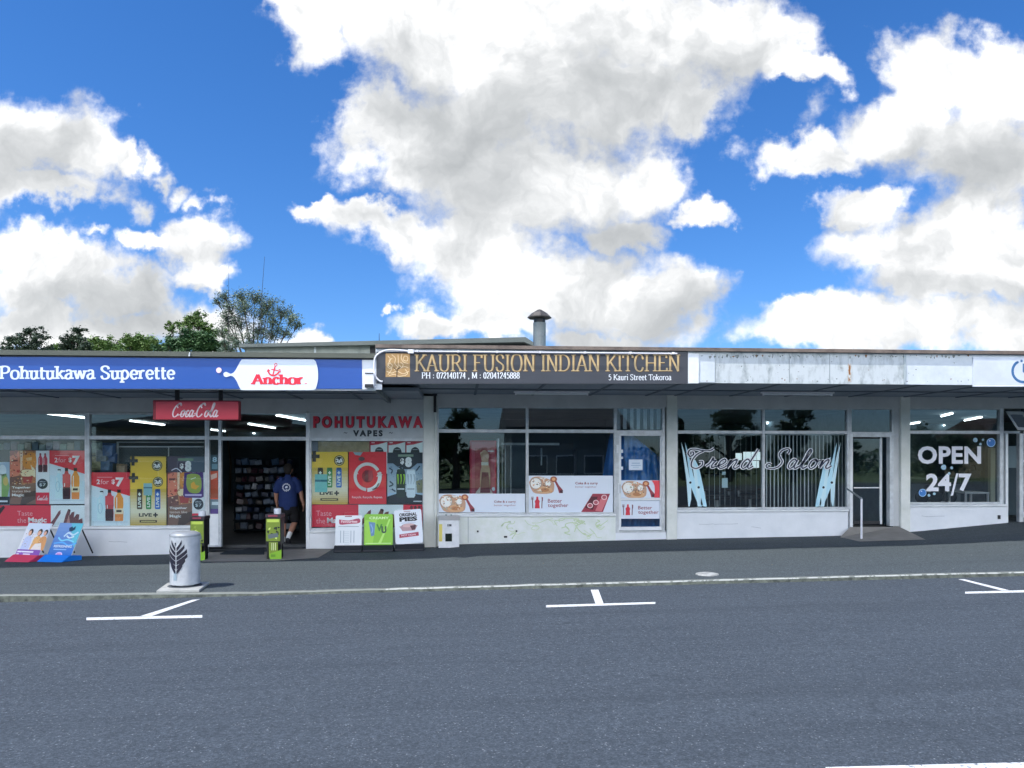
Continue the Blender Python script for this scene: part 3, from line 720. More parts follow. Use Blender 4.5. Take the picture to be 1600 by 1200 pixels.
j = MB(); j.pbox(1326.2, 561, 1328.6, 597, CF - .006, CF - .001, RUST); j.pbox(1325, 568, 1330, 597, CF - .003, CF - .001, worn('rust_pale', 'b9a68e', 'cdd3d4', .5, 20)); j.build('rust_stain', salon, label='brown rust streak')
j = MB(); j.pbox(1413, 553, 1416, 599, CF - .02, CF, mat('cover_strip', 'a9b4b8', .7)); j.build('cover_strip', laundry)
rr = random.Random(19); RS = [mat('rust_a', '8c6238', .85, var=.5, vscale=12), mat('grime_a', '7d8684', .9, var=.5, vscale=12), mat('grime_b', '9aa29e', .9, var=.5, vscale=12)]
sp_ = MB()
for k in range(120):
    u = rr.uniform(1096, 1518); top = rr.random() < .6; v = rr.uniform(554.3, 558) if top else rr.choice((rr.uniform(560, 590), rr.uniform(590, 596)))
    w = rr.uniform(.4, 2.6) if top else rr.uniform(.3, 1.6); h = rr.uniform(.8, 4.5) if top else rr.uniform(.4, 2.2)
    y_ = CF - .013 if u < 1117 else CF - .0012
    c = [PY(u + a * w, min(597, v + b * h), y_) for a, b in ((-1, 0), (-.4, rr.uniform(.3, .9)), (0, 1), (.5, rr.uniform(.3, .8)), (1, 0), (.2, -.25))]
    sp_.face(c, RS[0] if (rr.random() < .14) else rr.choice(RS[1:]))
sp_.build('grime_stain', salon, label='grime and rust specks on the fascia board', kind='stuff')
p_ = MB(); p_.pbox(1075, 552.5, 1092, 599, CF - .035, CF - .001, ALUW); p_.build('patch_panel', salon, bevel=.003, label='small clean white panel beside the black sign')
p_ = MB(); p_.pbox(1092, 554, 1117, 597, CF - .012, CF - .0005, PEELW); p_.build('fascia_panel', salon)
# salon -------------------------------------------------------
sh = salon; UM = 1190
lowwall(sh, 1055.5, 1323, 797)
window(sh, 1055.5, 1192, 638, 796, (673, 678), 2.6, 2, 2, 3.5, um=UM)
window(sh, 1192, 1326, 638, 796, (673, 678), 2, 4, 2, 3.5, um=UM, label='window with dense vertical blinds')
window(sh, 1326, 1394, 638, 680, None, 3, 2, 2, 5, um=1360)
d = MB(); um = 1360; zt, zb = Z(678, um), Z(822, um)
d.box(X(1326), X(1330.5), -.06, .08, -.2, zt, ALUW); d.box(X(1388), X(1394), -.06, .08, zb, zt, ALU); d.box(X(1394), X(1403), -.05, .12, zb, Z(638, um), BEAM)
d.box(X(1326), X(1403), -.055, .06, Z(683, um), Z(678, um), ALU); d.build('door_frame', sh, bevel=.004)
# glazed leaf ajar behind the frame
yl_ = .12; lf = MB(); f0, f1 = X(1331, yl_), X(1378.5, yl_)
for a, c in ((1331, 1333), (1375, 1378.5)): lf.box(X(a, yl_), X(c, yl_), yl_, yl_ + .04, zb + .03, zt - .07, ALUW if a > 1340 else DARKB)
lf.box(X(1333, yl_), X(1375, yl_), yl_, yl_ + .035, zb + .03, zb + .1, DARKB); lf.box(X(1333, yl_), X(1375, yl_), yl_, yl_ + .035, zt - .1, zt - .07, DARKB)
o = lf.build('door', sh, bevel=.003, label='dark glazed door leaf with a white edge, ajar')
g = MB(); g.box(X(1333, yl_) - .003, X(1375, yl_) + .003, yl_ + .015, yl_ + .021, zb + .09, zt - .09, GLASSD); g.build('pane', o)
hh = MB(); zm = Z(762, 1355, yl_); hh.box(X(1333, yl_), X(1376, yl_), yl_ - .04, yl_ - .015, zm - .012, zm + .012, ALUW); hh.build('push_bar', o)
hd = MB(); hd.box(X(1055.5), X(1403), -.07, .15, Z(638, 1190), ZB_R + .1, BEAM); hd.build('header_beam', sh)
pl = MB(); pl.box(X(1403), X(1417.5), -.12, .2, -.5, ZB_R + .1, PILL); pl.build('pillar', sh, bevel=.01)
ZF_B = zb
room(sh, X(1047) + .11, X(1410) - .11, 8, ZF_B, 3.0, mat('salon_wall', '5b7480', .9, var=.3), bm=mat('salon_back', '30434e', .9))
# laundry -------------------------------------------------------
sh = laundry; UM = 1490
lowwall(sh, 1417.5, 1569, 789)
window(sh, 1417.5, 1566, 638, 788, (673, 678), 2, 6, 2, 3.5, um=UM)
hd = MB(); hd.box(X(1417.5), XE, -.07, .15, Z(638, UM), ZB_R + .1, BEAM); hd.build('header_beam', sh)
zb2 = Z(822, 1580); zt2 = Z(638, 1490)
# awning window and glazed entrance beyond
XX = [X(1566), X(1572), X(1590), X(1597), X(1660), X(1720)]
f = MB(); f.box(X(1566), X(1750), -.05, .05, Z(677.5, 1600), Z(673.5, 1600), ALU); f.box(X(1590.5), X(1597), -.05, .05, .3, Z(673.5, 1600), ALU); f.box(X(1655), X(1662), -.05, .05, .3, zt2, ALU)
f.box(X(1569), X(1573), -.05, .05, .3, Z(677.5, 1600), ALUW); f.box(X(1597), X(1655), -.045, .045, Z(808, 1600), Z(800, 1600), ALUW); f.box(X(1597), X(1655), -.03, .03, Z(722, 1600), Z(719, 1600), ALUW)
o = f.build('entrance_frame', sh, bevel=.004)
g = MB(); g.box(X(1597), X(1655), 0, .006, Z(800, 1600), Z(677.5, 1600), GLASS); g.box(X(1662), X(1750), 0, .006, .5, zt2, GLASS); g.build('pane', o)
# awning sash tilted outwards
A0, A1 = X(1568), X(1595); za, zb_ = Z(643, 1580), Z(673, 1580)
def aw(x, s): return Vector((x, -.06 - .34 * s, za - (za - zb_) * s * .96))
f = MB()
for (x0, s0, x1, s1) in ((A0, 0, A0 + .05, 1), (A1 - .05, 0, A1, 1), (A0, 0, A1, .12), (A0, .88, A1, 1)):
    p = [aw(x0, s0), aw(x1, s0), aw(x1, s1), aw(x0, s1)]; f.prism(p, (0, -.03, -.02), ALUW)
o = f.build('awning_window', sh, label='small top hung window propped open')
g = MB(); g.prism([aw(A0+.03, .06), aw(A1-.03, .06), aw(A1-.03, .94), aw(A0+.03, .94)], (0, -.006, -.004), GLASSD); g.build('pane', o)
f = MB(); f.box(X(1597), X(1655), -.04, .04, Z(673.5,1600), zt2, mat('dark_panel', '35424c', .4)); f.build('transom_panel', sh)
pl = MB(); pl.box(X(1750), XE, -.1, .2, -.5, ZB_R + .1, PILL); pl.build('pillar', sh, bevel=.01)
room(sh, X(1410) + .01, XE - .1, 9, .28, 3.05, mat('laundry_wall', '647c86', .9, var=.3))
w = MB(); w.box(XE - .0, XE + .15, -.1, 18, -.6, ZT_R - .22, WALL); w.build('side_wall', laundry)
w = MB(); w.box(XS0 - .15, XS0, -.1, 18, -.6, ZT_L - .14, WALL); w.build('side_wall', superette)
# ================================================================ raised rear roof block
YR = 4.0
rb = empty('rear_building', (X(600, YR), YR, 3.3), 'raised rear roof block with a weatherboard strip behind the blue fascia', 'building')
zt0, zt1 = Z(541, 382, YR), Z(529, 820, YR)
w = MB(); x0, x1 = X(384, YR), X(578, YR)
w.box(x0, x1, YR, YR + 8, 3.3, zt0 - .04, mat('weatherboard', 'b9beb4', .7, var=.4, vscale=3), z3=zt0 + .05)
w.box(X(491, YR), X(494, YR), YR - .03, YR, 3.3, zt0, ALUW)
for k in range(2): w.box(x0, x1, YR - .015, YR, 3.62 + k * .16 , 3.63 + k * .16, mat('board_shadow_line', '8f958e', .8))
w.build('wall', rb)
w = MB(); w.box(x1, X(832, YR), YR + .02, YR + 8, 3.3, zt0 + .04, mat('dark_cladding', '4c4a4c', .8, var=.5, vscale=2), z3=zt1 - .12); w.build('wall', rb, label='dark clad wall')
w = MB(); w.prism([(X(378, YR), YR - .25, zt0 - .06), (X(378, YR), YR - .25, zt0 + .02), (X(820, YR), YR - .25, zt1), (X(838, YR), YR - .25, Z(541, 838, YR)), (X(832, YR), YR - .25, Z(543, 838, YR) - .0), (X(818, YR), YR - .25, zt1 - .13)], (0, 8.5, 0), ROOFM); w.build('roof', rb)
# flue
yc = 2.0; cx_ = X(843, yc); rw = (X(853, yc) - X(833, yc)) / 2
GALV = mat('galvanised', 'aab1b3', .45, metal=.7, var=.6, vscale=5, c2='80878a')
ch = empty('chimney_flue', (cx_, yc, 3.4), 'galvanised round flue with a cone rain cap on the roof', 'chimney')
w = MB(); w.lathe([(rw*.95, 0), (rw*.95, .0), (rw, Z(505, 843, yc) - 3.4), (rw*1.02, Z(505, 843, yc) - 3.4 + .005)], (cx_, yc, 3.4), GALV, 28); w.build('pipe', ch, smooth='angle')
w = MB(); w.lathe([(rw*.9, 0), (rw*.9, .12)], (cx_, yc, Z(505, 843, yc)), DARKB, 24); w.build('collar', ch, smooth='angle')
zc = Z(496, 843, yc); w = MB(); w.lathe([(rw*.9, -.03), (rw*1.85, -.02), (rw*1.9, .0), (rw*1.2, .1), (rw*.3, .18), (.01, .19)], (cx_, yc, zc), mat('cap_metal', '6a6662', .6, metal=.5, var=.5, vscale=6), 8); w.build('rain_cap', ch)
# ================================================================ fascia signs
def thingp(name, p, label, cat, group=None, **k):
    return p.build(name, label=label, cat=cat, group=group, **k)
YS = CF - .035
def sat(h): return mat('sign_' + h, h, .35, var=.12, vscale=2)
BLUE = mat('blue_sign', '1d52a4', .35, var=.25, vscale=1.2, c2='1a4a98')
p = Print(YS); p.board(-420, 557.5, 565.5, 607.5, BLUE, .03)
p.serif('Pohutukawa Superette', -1, 571, 274, 598, C('e8f4ff'), 2, .17, .11, .07, .0)
p.serif('Pohutukawa Superette', 630-1200, 571, 905-1200, 598, C('e8f4ff'), 2, .17, .11, .07, .0)
thingp('shop_sign', p, 'long blue fascia sign with the white superette name', 'sign')
p = Print(YS - .012)
out = [(378,561.4),(490,561.4)] + catmull([(493.5,565),(496.3,576),(497,586),(496.3,596),(493.5,607)],3) + [(490,609.6),(377,609.6)] + catmull([(374,605),(370,596),(365.5,589.5),(361,587.2),(356,588.6),(352.3,589),(349.4,586.4),(349.6,582.8),(353,581),(357,582.6),(361,583.9),(366,581),(371,573),(374.5,566)],3)
p.boardpoly(out, C('e3ecf6'), .006)
for dx_ in (0,): p.ell(342, 578.5, 4.3, 4.3, C('f0d2dc'), 1); p.ell(342, 578.5, 2.6, 2.6, C('e3ecf6'), 2)
p.serif('Anchor', 392, 584.5, 474, 601.5, C('cf2038'), 3, .24, .13, .04, .0)
RD = C('cf2038')
p.line([(430,572),(426.5,586)], 2.0, RD, 3); p.ring(431, 570, 2, 2, 1, RD, 3.3); p.line([(424,577),(434,579)], 1.5, RD, 3.5)
p.line([(419,578),(421,584),(427,587),(433,584.5),(437,580)], 2.4, RD, 3.7); p.line([(417.5,581),(419,576.5),(422,580)], 1.3, RD, 3.9, False); p.line([(434,579),(437.5,577),(438.3,582)], 1.3, RD, 4.1, False)
p.rect(476, 599, 480, 600, RD, 3)
thingp('dairy_sign', p, 'white splash shaped panel with red anchor emblem and lettering on the blue fascia', 'sign')
# hanging soft drink sign box
YC = -2.1
cola = empty('hanging_sign', (X(309, YC), YC, Z(656, 309, YC)), 'red box sign with white script hanging under the canopy', 'sign')
p = Print(YC - .09)
z0_, z1_ = Z(656.5, 309, YC), Z(626, 309, YC)
m_ = MB(); m_.box(X(242, YC), X(374.5, YC), YC - .09, YC + .09, z0_, z1_, C('7c1626')); m_.build('sign_case', cola, bevel=.01)
CR = mat('cola_red', 'cf3348', .35, var=.25, vscale=3, c2='c03044')
p.rect(243.5, 627.5, 372.5, 655, CR, 1)
p.script('Coca-Cola', 270, 629.5, 341, 651.5, 2.2, C('f2dfe4'), 2, contrast=.45, slant=.3)
p.line([(277,649),(290,646.5),(300,650),(306,648)], 1.2, C('f2dfe4'), 3.2)
p.build('sign_face', cola)
for u in (277, 345):
    m_ = MB(); m_.box(X(u, YC) - .03, X(u, YC) + .03, YC - .03, YC + .03, z1_, ZB_L + .09, DARKB); m_.build('bracket', cola)
# vape shop sign over the window
p = Print(-.055); p.board(485, 647, 661.5, 684.5, mat('vape_panel', 'c4cacd', .4, var=.2, vscale=3), .02)
p.text('POHUTUKAWA', 490.5, 650, 661, 669, C('3a1420'), 1, .07, 1.5); p.text('POHUTUKAWA', 489.2, 650, 660.2, 669, C('c2283c'), 2.4, .055, 1.5)
p.text('VAPES', 551.5, 672, 598, 682, C('1d2430'), 2, .06, 1.4)
for u in (537, 608): p.line([(u,677),(u+1.8,675.6),(u+3.8,677),(u+5.6,675.6)], .9, C('1d2430'), 2)
thingp('window_sign', p, 'grey sign with red block letters over the word VAPES', 'sign')
# restaurant sign
BLK = mat('black_sign', '32363f', .4, var=.35, vscale=2.2, c2='454a54')
p = Print(YS); p.board(588, 549.5, 1075, 599.5, BLK, .03)
GOLD = C('d0aa72'); GD = C('5c4426'); GL = C('cdb892')
p.rect(602.5, 552, 640.5, 589, mat('gold_square', 'ba9460', .45, var=.6, vscale=9, c2='a47c44'), 1)
rr = random.Random(8)
for pts in ([(606,556),(610,562),(606,570),(612,576),(606,586)],[(612,554),(618,560),(617,568),(622,574)],[(628,553),(627,560),(631,566),(638,568)],[(604,580),(612,583),(620,580),(630,584),(639,580)],[(608,587),(616,585),(624,588),(634,586)],[(622,554),(622,572),(616,578)],[(632,556),(637,558),(636,564),(630,562),(632,556)],[(624,576),(632,573),(638,575)],[(605,573),(609,568),(613,571),(610,576),(605,573)],[(613,560),(608,563),(610,567)],[(626,566),(630,570),(627,574),(624,570)],[(633,577),(637,583),(633,587)]):
    p.line(pts, 1.0, GL, 2 + rr.random())
p.line([(620,589),(621,578),(626,574)], 1.8, GD, 2.9); p.line([(621,580),(615,574)], 1.2, GD, 3.1)
p.serif('KAURI FUSION INDIAN KITCHEN', 648.8, 554.2, 1063.8, 581.8, GD, 1.2, .17, .055, .09, .03)
p.serif('KAURI FUSION INDIAN KITCHEN', 647.8, 553.2, 1062.8, 580.8, C('b39a6e'), 2.6, .13, .045, .09, .03)
p.serif('PH : 072140174 , M : 02041245888', 659, 581.5, 812, 593, C('e6eaee'), 2, .16, .07, .05, .03, bb=None)
p.serif('5 Kauri Street Tokoroa', 951, 584.6, 1049, 594.2, C('d4d8dc'), 2, .13, .07, .05, .03)
thingp('restaurant_sign', p, 'black fascia sign with gold KAURI FUSION INDIAN KITCHEN lettering', 'sign')
# light strip conduit over it
lt = empty('sign_light_strip', (X(640, CF), CF - .1, Z(551, 640, CF)), 'thin white lamp rail and looped cable along the top of the black sign', 'light strip')
WP = mat('white_plastic', 'e9e9ee', .4, var=.1, vscale=8)
m_ = MB(); yl = CF - .12
m_.tube([PY(646, 549.0, yl), PY(1058, 552.5, yl)], .013, WP); m_.build('rail', lt)
m_ = MB(); m_.tube([PY(*q, yl) for q in catmull([(640,549.5),(628,547.5),(606,547),(592,552),(585.5,561),(585,580),(588,590),(594,595.5),(598,596)], 5)], .015, WP); m_.build('cable', lt, smooth=True)
m_ = MB(); m_.box(X(637.5, yl), X(646.5, yl), yl - .03, yl + .04, Z(552.5, 642, yl), Z(546, 642, yl), WP); m_.build('junction_box', lt, bevel=.006)
for u in (652, 716, 777, 844, 914, 985, 1052):
    m_ = MB(); vv = 549 + 3.5 * (u - 646) / 412; m_.box(X(u-1.5, yl), X(u+1.5, yl), yl - .02, CF - .03, Z(vv+1.2, u, yl), Z(vv-2.2, u, yl), WP); m_.build('clip', lt)
# flood light on the canopy end
fl = empty('flood_light', (X(577, CF), CF - .1, Z(605, 577, CF)), 'small white security flood light on the canopy end by the black sign', 'light')
m_ = MB(); m_.box(X(566, CF), X(597, CF), CF - .03, CF - .001, Z(609, 580, CF), Z(562, 580, CF), WALL); m_.build('back_plate', fl, bevel=.004)
yl = CF - .1
m_ = MB(); m_.box(X(570, yl), X(585.5, yl), yl - .07, yl + .06, Z(606, 577, yl), Z(583, 577, yl), WP); m_.build('housing', fl, bevel=.015)
m_ = MB(); m_.box(X(571, yl), X(584.5, yl), yl - .1, yl - .07, Z(606, 577, yl), Z(601, 577, yl), DARKB); m_.build('lens', fl, bevel=.006)
m_ = MB(); m_.box(X(571, yl), X(584, yl), yl - .08, yl - .0701, Z(584.5, 577, yl), Z(583, 577, yl), DARKB); m_.build('vent', fl)
# laundry sign
p = Print(YS); p.board(1521, 558, 1790, 604, mat('pale_sign', 'd3dae4', .4, var=.15, vscale=2), .03)
p.rect(1521, 602, 1790, 603.8, C('eef3f8'), 1)
NB = C('2c5c88'); p.ring(1599, 580, 17, 17, 4, NB, 2, -15, 235); p.line([(1599,581),(1599,568)], 2.4, NB, 2, False); p.line([(1599,581),(1607,586)], 2, NB, 2.3, False)
for a, b in ((1590,566),(1596,564),(1603,564)): p.ell(a, b, 1.8, 1.8, NB, 2)
thingp('laundry_sign', p, 'pale fascia sign with a blue clock emblem at the right end', 'sign')
# soffit light fittings (unlit)
for i, (u0, u1, v) in enumerate(((430, 530, 626), (803, 922, 611), (1190, 1306, 612))):
    zz = (ZB_L + .075 - .002) if i == 0 else (ZB_R + .0135)
    a = PZ(u0, v, zz); c = PZ(u1, v, zz)
    t = empty('soffit_light', ((a.x+c.x)/2, a.y, zz), ['long tube light fitting under the canopy left of the pillar, switched off', 'tube light fitting under the canopy below the black sign, switched off', 'tube light fitting under the canopy below the peeling fascia, switched off'][i], 'light', 'tube lights under the canopy')
    m_ = MB(); m_.box(a.x, c.x, a.y - .06, a.y + .06, zz - .03, zz, WP); m_.build('casing', t, bevel=.008)
    m_ = MB(); m_.tube([(a.x + .04, a.y, zz - .05), (c.x - .04, a.y, zz - .05)], .016, C('c6ccd0')); m_.build('tube', t)
    for q in (a.x + .02, c.x - .05):
        m_ = MB(); m_.box(q, q + .03, a.y - .02, a.y + .02, zz - .075, zz - .03, WP); m_.build('lamp_holder', t)
# downpipe stub by the pillar
dp = empty('downpipe', (X(680), -.15, .05), 'thin downpipe beside the grocery pillar with a black upper section', 'pipe')
m_ = MB(); m_.tube([(X(680), -.15, Z(645, 680)), (X(680), -.15, ZB_R + .03)], .03, DARKB); m_.box(X(676.5), X(683.5), -.19, -.11, ZB_R + .0, ZB_R + .03, DARKB); m_.build('upper_pipe', dp)
m_ = MB(); m_.tube([(X(680.3), -.14, .0), (X(680.3), -.14, Z(645, 680))], .022, PILL); m_.build('lower_pipe', dp)
# ================================================================ posters behind the grocery glass (plane 4 cm inside)
PI = .035
def bottle(p, u, v0, v1, w, c1, c2, cap, label=None):
    h = v1 - v0
    body = [(u-w*.18, v0+h*.04),(u+w*.18, v0+h*.04),(u+w*.2, v0+h*.14),(u+w*.48, v0+h*.28),(u+w*.5, v0+h*.5),(u+w*.44, v0+h*.6),(u+w*.5, v0+h*.72),(u+w*.46, v1),(u-w*.46, v1),(u-w*.5, v0+h*.72),(u-w*.44, v0+h*.6),(u-w*.5, v0+h*.5),(u-w*.48, v0+h*.28),(u-w*.2, v0+h*.14)]
    p.poly(body, C(c1), 3)
    p.rect(u-w*.46, v0+h*.62, u+w*.44, v1, C(c2), 4); p.rect(u-w*.2, v0, u+w*.2, v0+h*.1, C(cap), 4)
    p.rect(u-w*.3, v0+h*.25, u-w*.2, v0+h*.6, C('ffffff'), 4.5)
    if label: p.rect(u-w*.46, v0+h*.6, u+w*.46, v0+h*.78, C(label), 5); p.rect(u-w*.3, v0+h*.65, u+w*.3, v0+h*.72, C('3a3026'), 6)
def two_for_seven(du, dv, w, label):
    p = Print(PI)
    def m(a, b, l): return PY(du + a * w / 57.0, dv + b, PI) + Vector((0, -l * .0012, 0))
    p.mp = m
    p.board(0, 0, 57, 83.5, C('dfeaf2')); p.poly([(0,0),(0,20),(57,37),(57,0)], C('d0303f'), 1)
    p.grad(1, 40, 56, 76, 'd5e6ee', 'bcd8e6', 5, .5) if False else p.poly([(1,38),(1,76),(56,76),(56,48)], C('cfe2ec'), 1)
    p.text('2', 8, 11, 13, 18.5, C('ffffff'), 2, .03); p.text('for', 14, 11, 26, 18.5, C('f2c8cc'), 2); p.text('$', 30, 11, 35, 19, C('ffffff'), 2, .03); p.text('7', 36, 8, 48, 22.5, C('ffffff'), 2, .05)
    p.rect(9, 7.2, 31, 8.2, C('e79aa0'), 2)
    p.rect(13, 29, 18, 32.5, C('2a2f36'), 3); bottle(p, 15, 31, 75, 12.5, 'bfdde6', 'd6edf2', 'e6f2f5'); p.ring(13.5, 56, 3, 8, .9, C('8fb4c4'), 6)
    bottle(p, 27, 27, 76, 12.5, 'b23a3e', '3c1a24', '2a2020'); p.rect(20.8, 37, 33.2, 51, C('c64048'), 5)
    bottle(p, 41, 27, 76, 13, 'd98c2c', 'e08a44', '2a2020', 'f1e4c0')
    p.rect(2, 77, 54, 78, C('a9bcc8'), 2)
    return thingp('price_poster', p, label, 'poster', 'two for seven dollars bottle posters')
two_for_seven(77.3, 704, 56.6, 'red and white 2 for $7 bottle poster in the leftmost window')
two_for_seven(142.5, 738, 60.5, 'red and white 2 for $7 bottle poster left of the yellow poster')
def face_art(p, x0, y0, x1, y1):
    'side view of a person eating a burger, as loose printed patches; unit square mapping'
    q = lambda a, b: (x0 + a*(x1-x0), y0 + b*(y1-y0))
    def pl_(pts, c, l): p.poly([q(a, b) for a, b in pts], C(c), l)
    pl_([(0,0),(1,0),(1,1),(0,1)], 'a8704e', 1)
    pl_(catmull([(0,.02),(.3,.0),(.38,.12),(.36,.22),(.46,.3),(.38,.36),(.38,.42),(.28,.48),(.0,.5)], 3), 'cf7c64', 2)
    pl_([(.0,.0),(.32,.0),(.25,.07),(.0,.1)], '8d4a44', 2.6); pl_([(.06,.17),(.3,.17),(.3,.2),(.06,.21)], '6b3434', 3); pl_([(.28,.36),(.4,.36),(.36,.41),(.26,.4)], 'b03a3c', 3)
    pl_(catmull([(.5,.1),(.75,.04),(.98,.06),(1,.3),(.7,.34),(.5,.28),(.5,.1)], 3), 'cf8a3c', 2); pl_([(.62,.14),(.85,.12),(.84,.18),(.66,.19)], 'e8c48a', 3)
    pl_([(.4,.0),(.5,.0),(.48,.35),(.4,.38)], 'e7cfb4', 2.3)
    pl_(catmull([(.4,.42),(.5,.36),(.85,.36),(.92,.44),(.8,.48),(.5,.48),(.4,.42)], 3), 'e3d4ae', 3); pl_([(.48,.48),(.88,.48),(.84,.6),(.52,.6)], 'a03c38', 3)
    pl_([(0,.5),(.42,.46),(.46,.66),(.0,.7)], '6e4842', 2.4); pl_([(.8,.26),(.98,.36),(.98,.5),(.9,.48)], 'e8ddc0', 2.8)
    pl_([(0,.66),(1,.6),(1,1),(0,1)], '7b5c50', 2.5); pl_([(.5,.8),(1,.74),(1,.9),(.6,1),(.4,1)], '584640', 2.8)
    a, b = q(.08, .665); c, d = q(.8, .715); p.text('Together', a, b, c, d, C('ffffff'), 5, .03)
    a, b = q(.08, .735); c, d = q(.8, .775); p.text('tastes like', a, b, c, d, C('e8dcd4'), 5, .0)
    a, b = q(.08, .8); c, d = q(.55, .865); p.text('Magic', a, b, c, d, C('ffffff'), 5, .03)
def drink_poster(u0, v0, u1, v1, label):
    p = Print(PI); p.board(u0, v0, u1, v1, C('e6e9ec')); us = u0 + (u1 - u0) * .66; vs_ = v0 + (v1 - v0) * .78
    face_art(p, u0, v0, us, v1)
    specks(p, u0+1, v0+2, us-1, v0+(v1-v0)*.64, ['8a4f40','d9a27c','5b3a34','c98a4c','e6d2b4','7a4a40','b5654a'], 90, 4.2, 1.5)
    for k in (.34, .7):
        uu = us + (u1 - us) * k; bottle(p, uu, v0 + (v1-v0)*.05, v0 + (v1-v0)*.4, (u1-us)*.34, 'b83d52', '4a2430', '80343c')
    um = (us+u1)/2; p.ell(um, v0 + (v1-v0)*.62, (u1-us)*.4, (v1-v0)*.095, C('1f2c3a'), 3); p.text('2for', um-5, v0+(v1-v0)*.565, um+5, v0+(v1-v0)*.59, C('c9d3dc'), 4); p.text('$7', um-5, v0+(v1-v0)*.61, um+5, v0+(v1-v0)*.67, C('c9d3dc'), 4)
    p.rect(us, vs_, u1, v1, C('c92a42'), 2); p.script('Coca-Cola', us+2.5, vs_+5, u1-2.5, vs_+12, 1.0, C('f1d5da'), 3)
    return thingp('drink_poster', p, label, 'poster', 'photo drink posters')
drink_poster(15.6, 704, 77, 788, 'photo poster of a person eating a burger in the leftmost window')
drink_poster(262, 732, 320, 822, 'photo poster of a person eating, partly under the purple $8 poster')
p = Print(PI); p.board(-60, 704, 15, 789, C('9fb2c6')); p.rect(-60, 704, 15, 722, C('34414f'), 1); p.ell(4, 735, 6, 9, C('dfe7ee'), 2); p.poly([(-20,745),(10,740),(15,760),(12,776),(-20,776)], C('7f9f62'), 2); p.ell(9,752,4,7,C('c9b06a'),3); p.rect(0,742,2.5,776,C('f0f3f5'),3); p.rect(-60,776,15,788.5,C('20283a'),3); p.rect(-40,782,12,784.5,C('d6dce4'),4)
thingp('scenic_poster', p, 'dark edged blue photo poster cut off by the left edge', 'poster')
def banner(label, u0, u1, v0, v1, tx, hands, extra=None, Y=PI):
    p = Print(Y); p.board(u0, v0, u1, v1, C('cf2c42'))
    a, b = tx; h = v1 - v0
    p.text('Taste', a, v0+h*.27, a+24, v0+h*.5, C('ecaab2'), 2); p.text('the', a, v0+h*.6, a+14, v0+h*.84, C('ecaab2'), 2); p.text('Magic', a+17, v0+h*.58, a+46, v0+h*.9, C('ffffff'), 2, .035)
    h0, h1 = hands; p.rect(h0, v0, h1, v1, C('dbe0e4'), 2)
    w = h1 - h0
    for pts in ([(.0,.82),(.1,.62),(.22,.3),(.28,.22),(.28,.4),(.18,.66),(.06,1),(0,1)], [(.34,1),(.42,.5),(.5,.18),(.57,.24),(.54,.5),(.6,.34),(.68,.3),(.66,.6),(.74,.42),(.82,.44),(.8,.7),(.9,.62),(.92,1)]):
        p.poly([(h0 + a_*w, v0 + b_*h) for a_, b_ in pts], C('6e3f44'), 3)
    p.poly([(h0+.44*w, v0+.9*h), (h0+.52*w, v0+.45*h), (h0+.56*w, v0+.95*h)], C('b98a84'), 4); p.poly([(h0+.5*w, v0+.18*h), (h0+.56*w, v0+.2*h), (h0+.53*w, v0+.34*h)], C('2e2226'), 4)
    if extra: extra(p)
    return thingp('slogan_banner', p, label, 'poster', 'red slogan banners')
banner('red Taste the Magic banner along the bottom of the leftmost window', -60, 134, 789.5, 822, (27, 0), (79.5, 134), lambda p: p.poly([(-10,800),(6,790),(8,793),(-6,812)], C('2c2028'), 2))
def ex(p):
    p.rect(630, 788.5, 661, 823, C('cf2c42'), 3)
    for a in (643, 649, 655): p.ell(a, 793, 2.2, 3, C('5a1f2a'), 4)
banner('red Taste the Magic banner behind the three footpath signs', 485.5, 661, 788.5, 823.5, (494, 0), (560, 630), ex)
# yellow plus posters
def can(p, u, v0, v1, w, c, txt=None, tc='e8f2e8', rim='3a3f44'):
    p.poly([(u-w*.42,v0),(u+w*.42,v0),(u+w*.5,v0+3),(u+w*.5,v1-2),(u+w*.42,v1),(u-w*.42,v1),(u-w*.5,v1-2),(u-w*.5,v0+3)], C(c), 3)
    p.rect(u-w*.4, v0, u+w*.4, v0+(v1-v0)*.12, C(rim), 4); p.line([(u, v0+(v1-v0)*.18),(u, v0+(v1-v0)*.34)], w*.2, C(tc), 5, False); p.line([(u-w*.25, v0+(v1-v0)*.26),(u+w*.25, v0+(v1-v0)*.26)], (v1-v0)*.06, C(tc), 5.4, False)
    if txt:
        vs, fs = glyphs(txt, .03); xs_ = [a for a, b in vs]; ys_ = [b for a, b in vs]; x0, x1, y0, y1 = min(xs_), max(xs_), min(ys_), max(ys_)
        p.raw([p.mp(u - w*.28 + (1-(y-y0)/(y1-y0))*w*.56*1 if False else u - w*.28 + ((y1-y)/(y1-y0))*w*.56, v1 - (v1-v0)*.1 - (x-x0)/(x1-x0)*(v1-v0)*.5, 6) for x, y in vs], fs, C(tc))
def badge(p, u, v, r):
    p.ell(u, v, r, r, C('262a30'), 3); p.ell(u, v, r*.84, r*.84, C('d9cf9c'), 3.5); p.ell(u, v, r*.74, r*.74, C('262a30'), 4)
    p.text('2', u-r*.62, v-r*.36, u-r*.1, v+r*.36, C('f4f4f4'), 5, .06); p.text('5', u+r*.1, v-r*.36, u+r*.62, v+r*.36, C('f4f4f4'), 5, .06); p.rect(u-r*.12, v-r*.1, u+r*.12, v+r*.5, C('f4f4f4'), 5)
def plus(p, u, v, r, c='3b3836', l=3):
    p.rect(u-r*.33, v-r, u+r*.33, v+r, C(c), l); p.rect(u-r, v-r*.33, u+r, v+r*.33, C(c), l+.3)
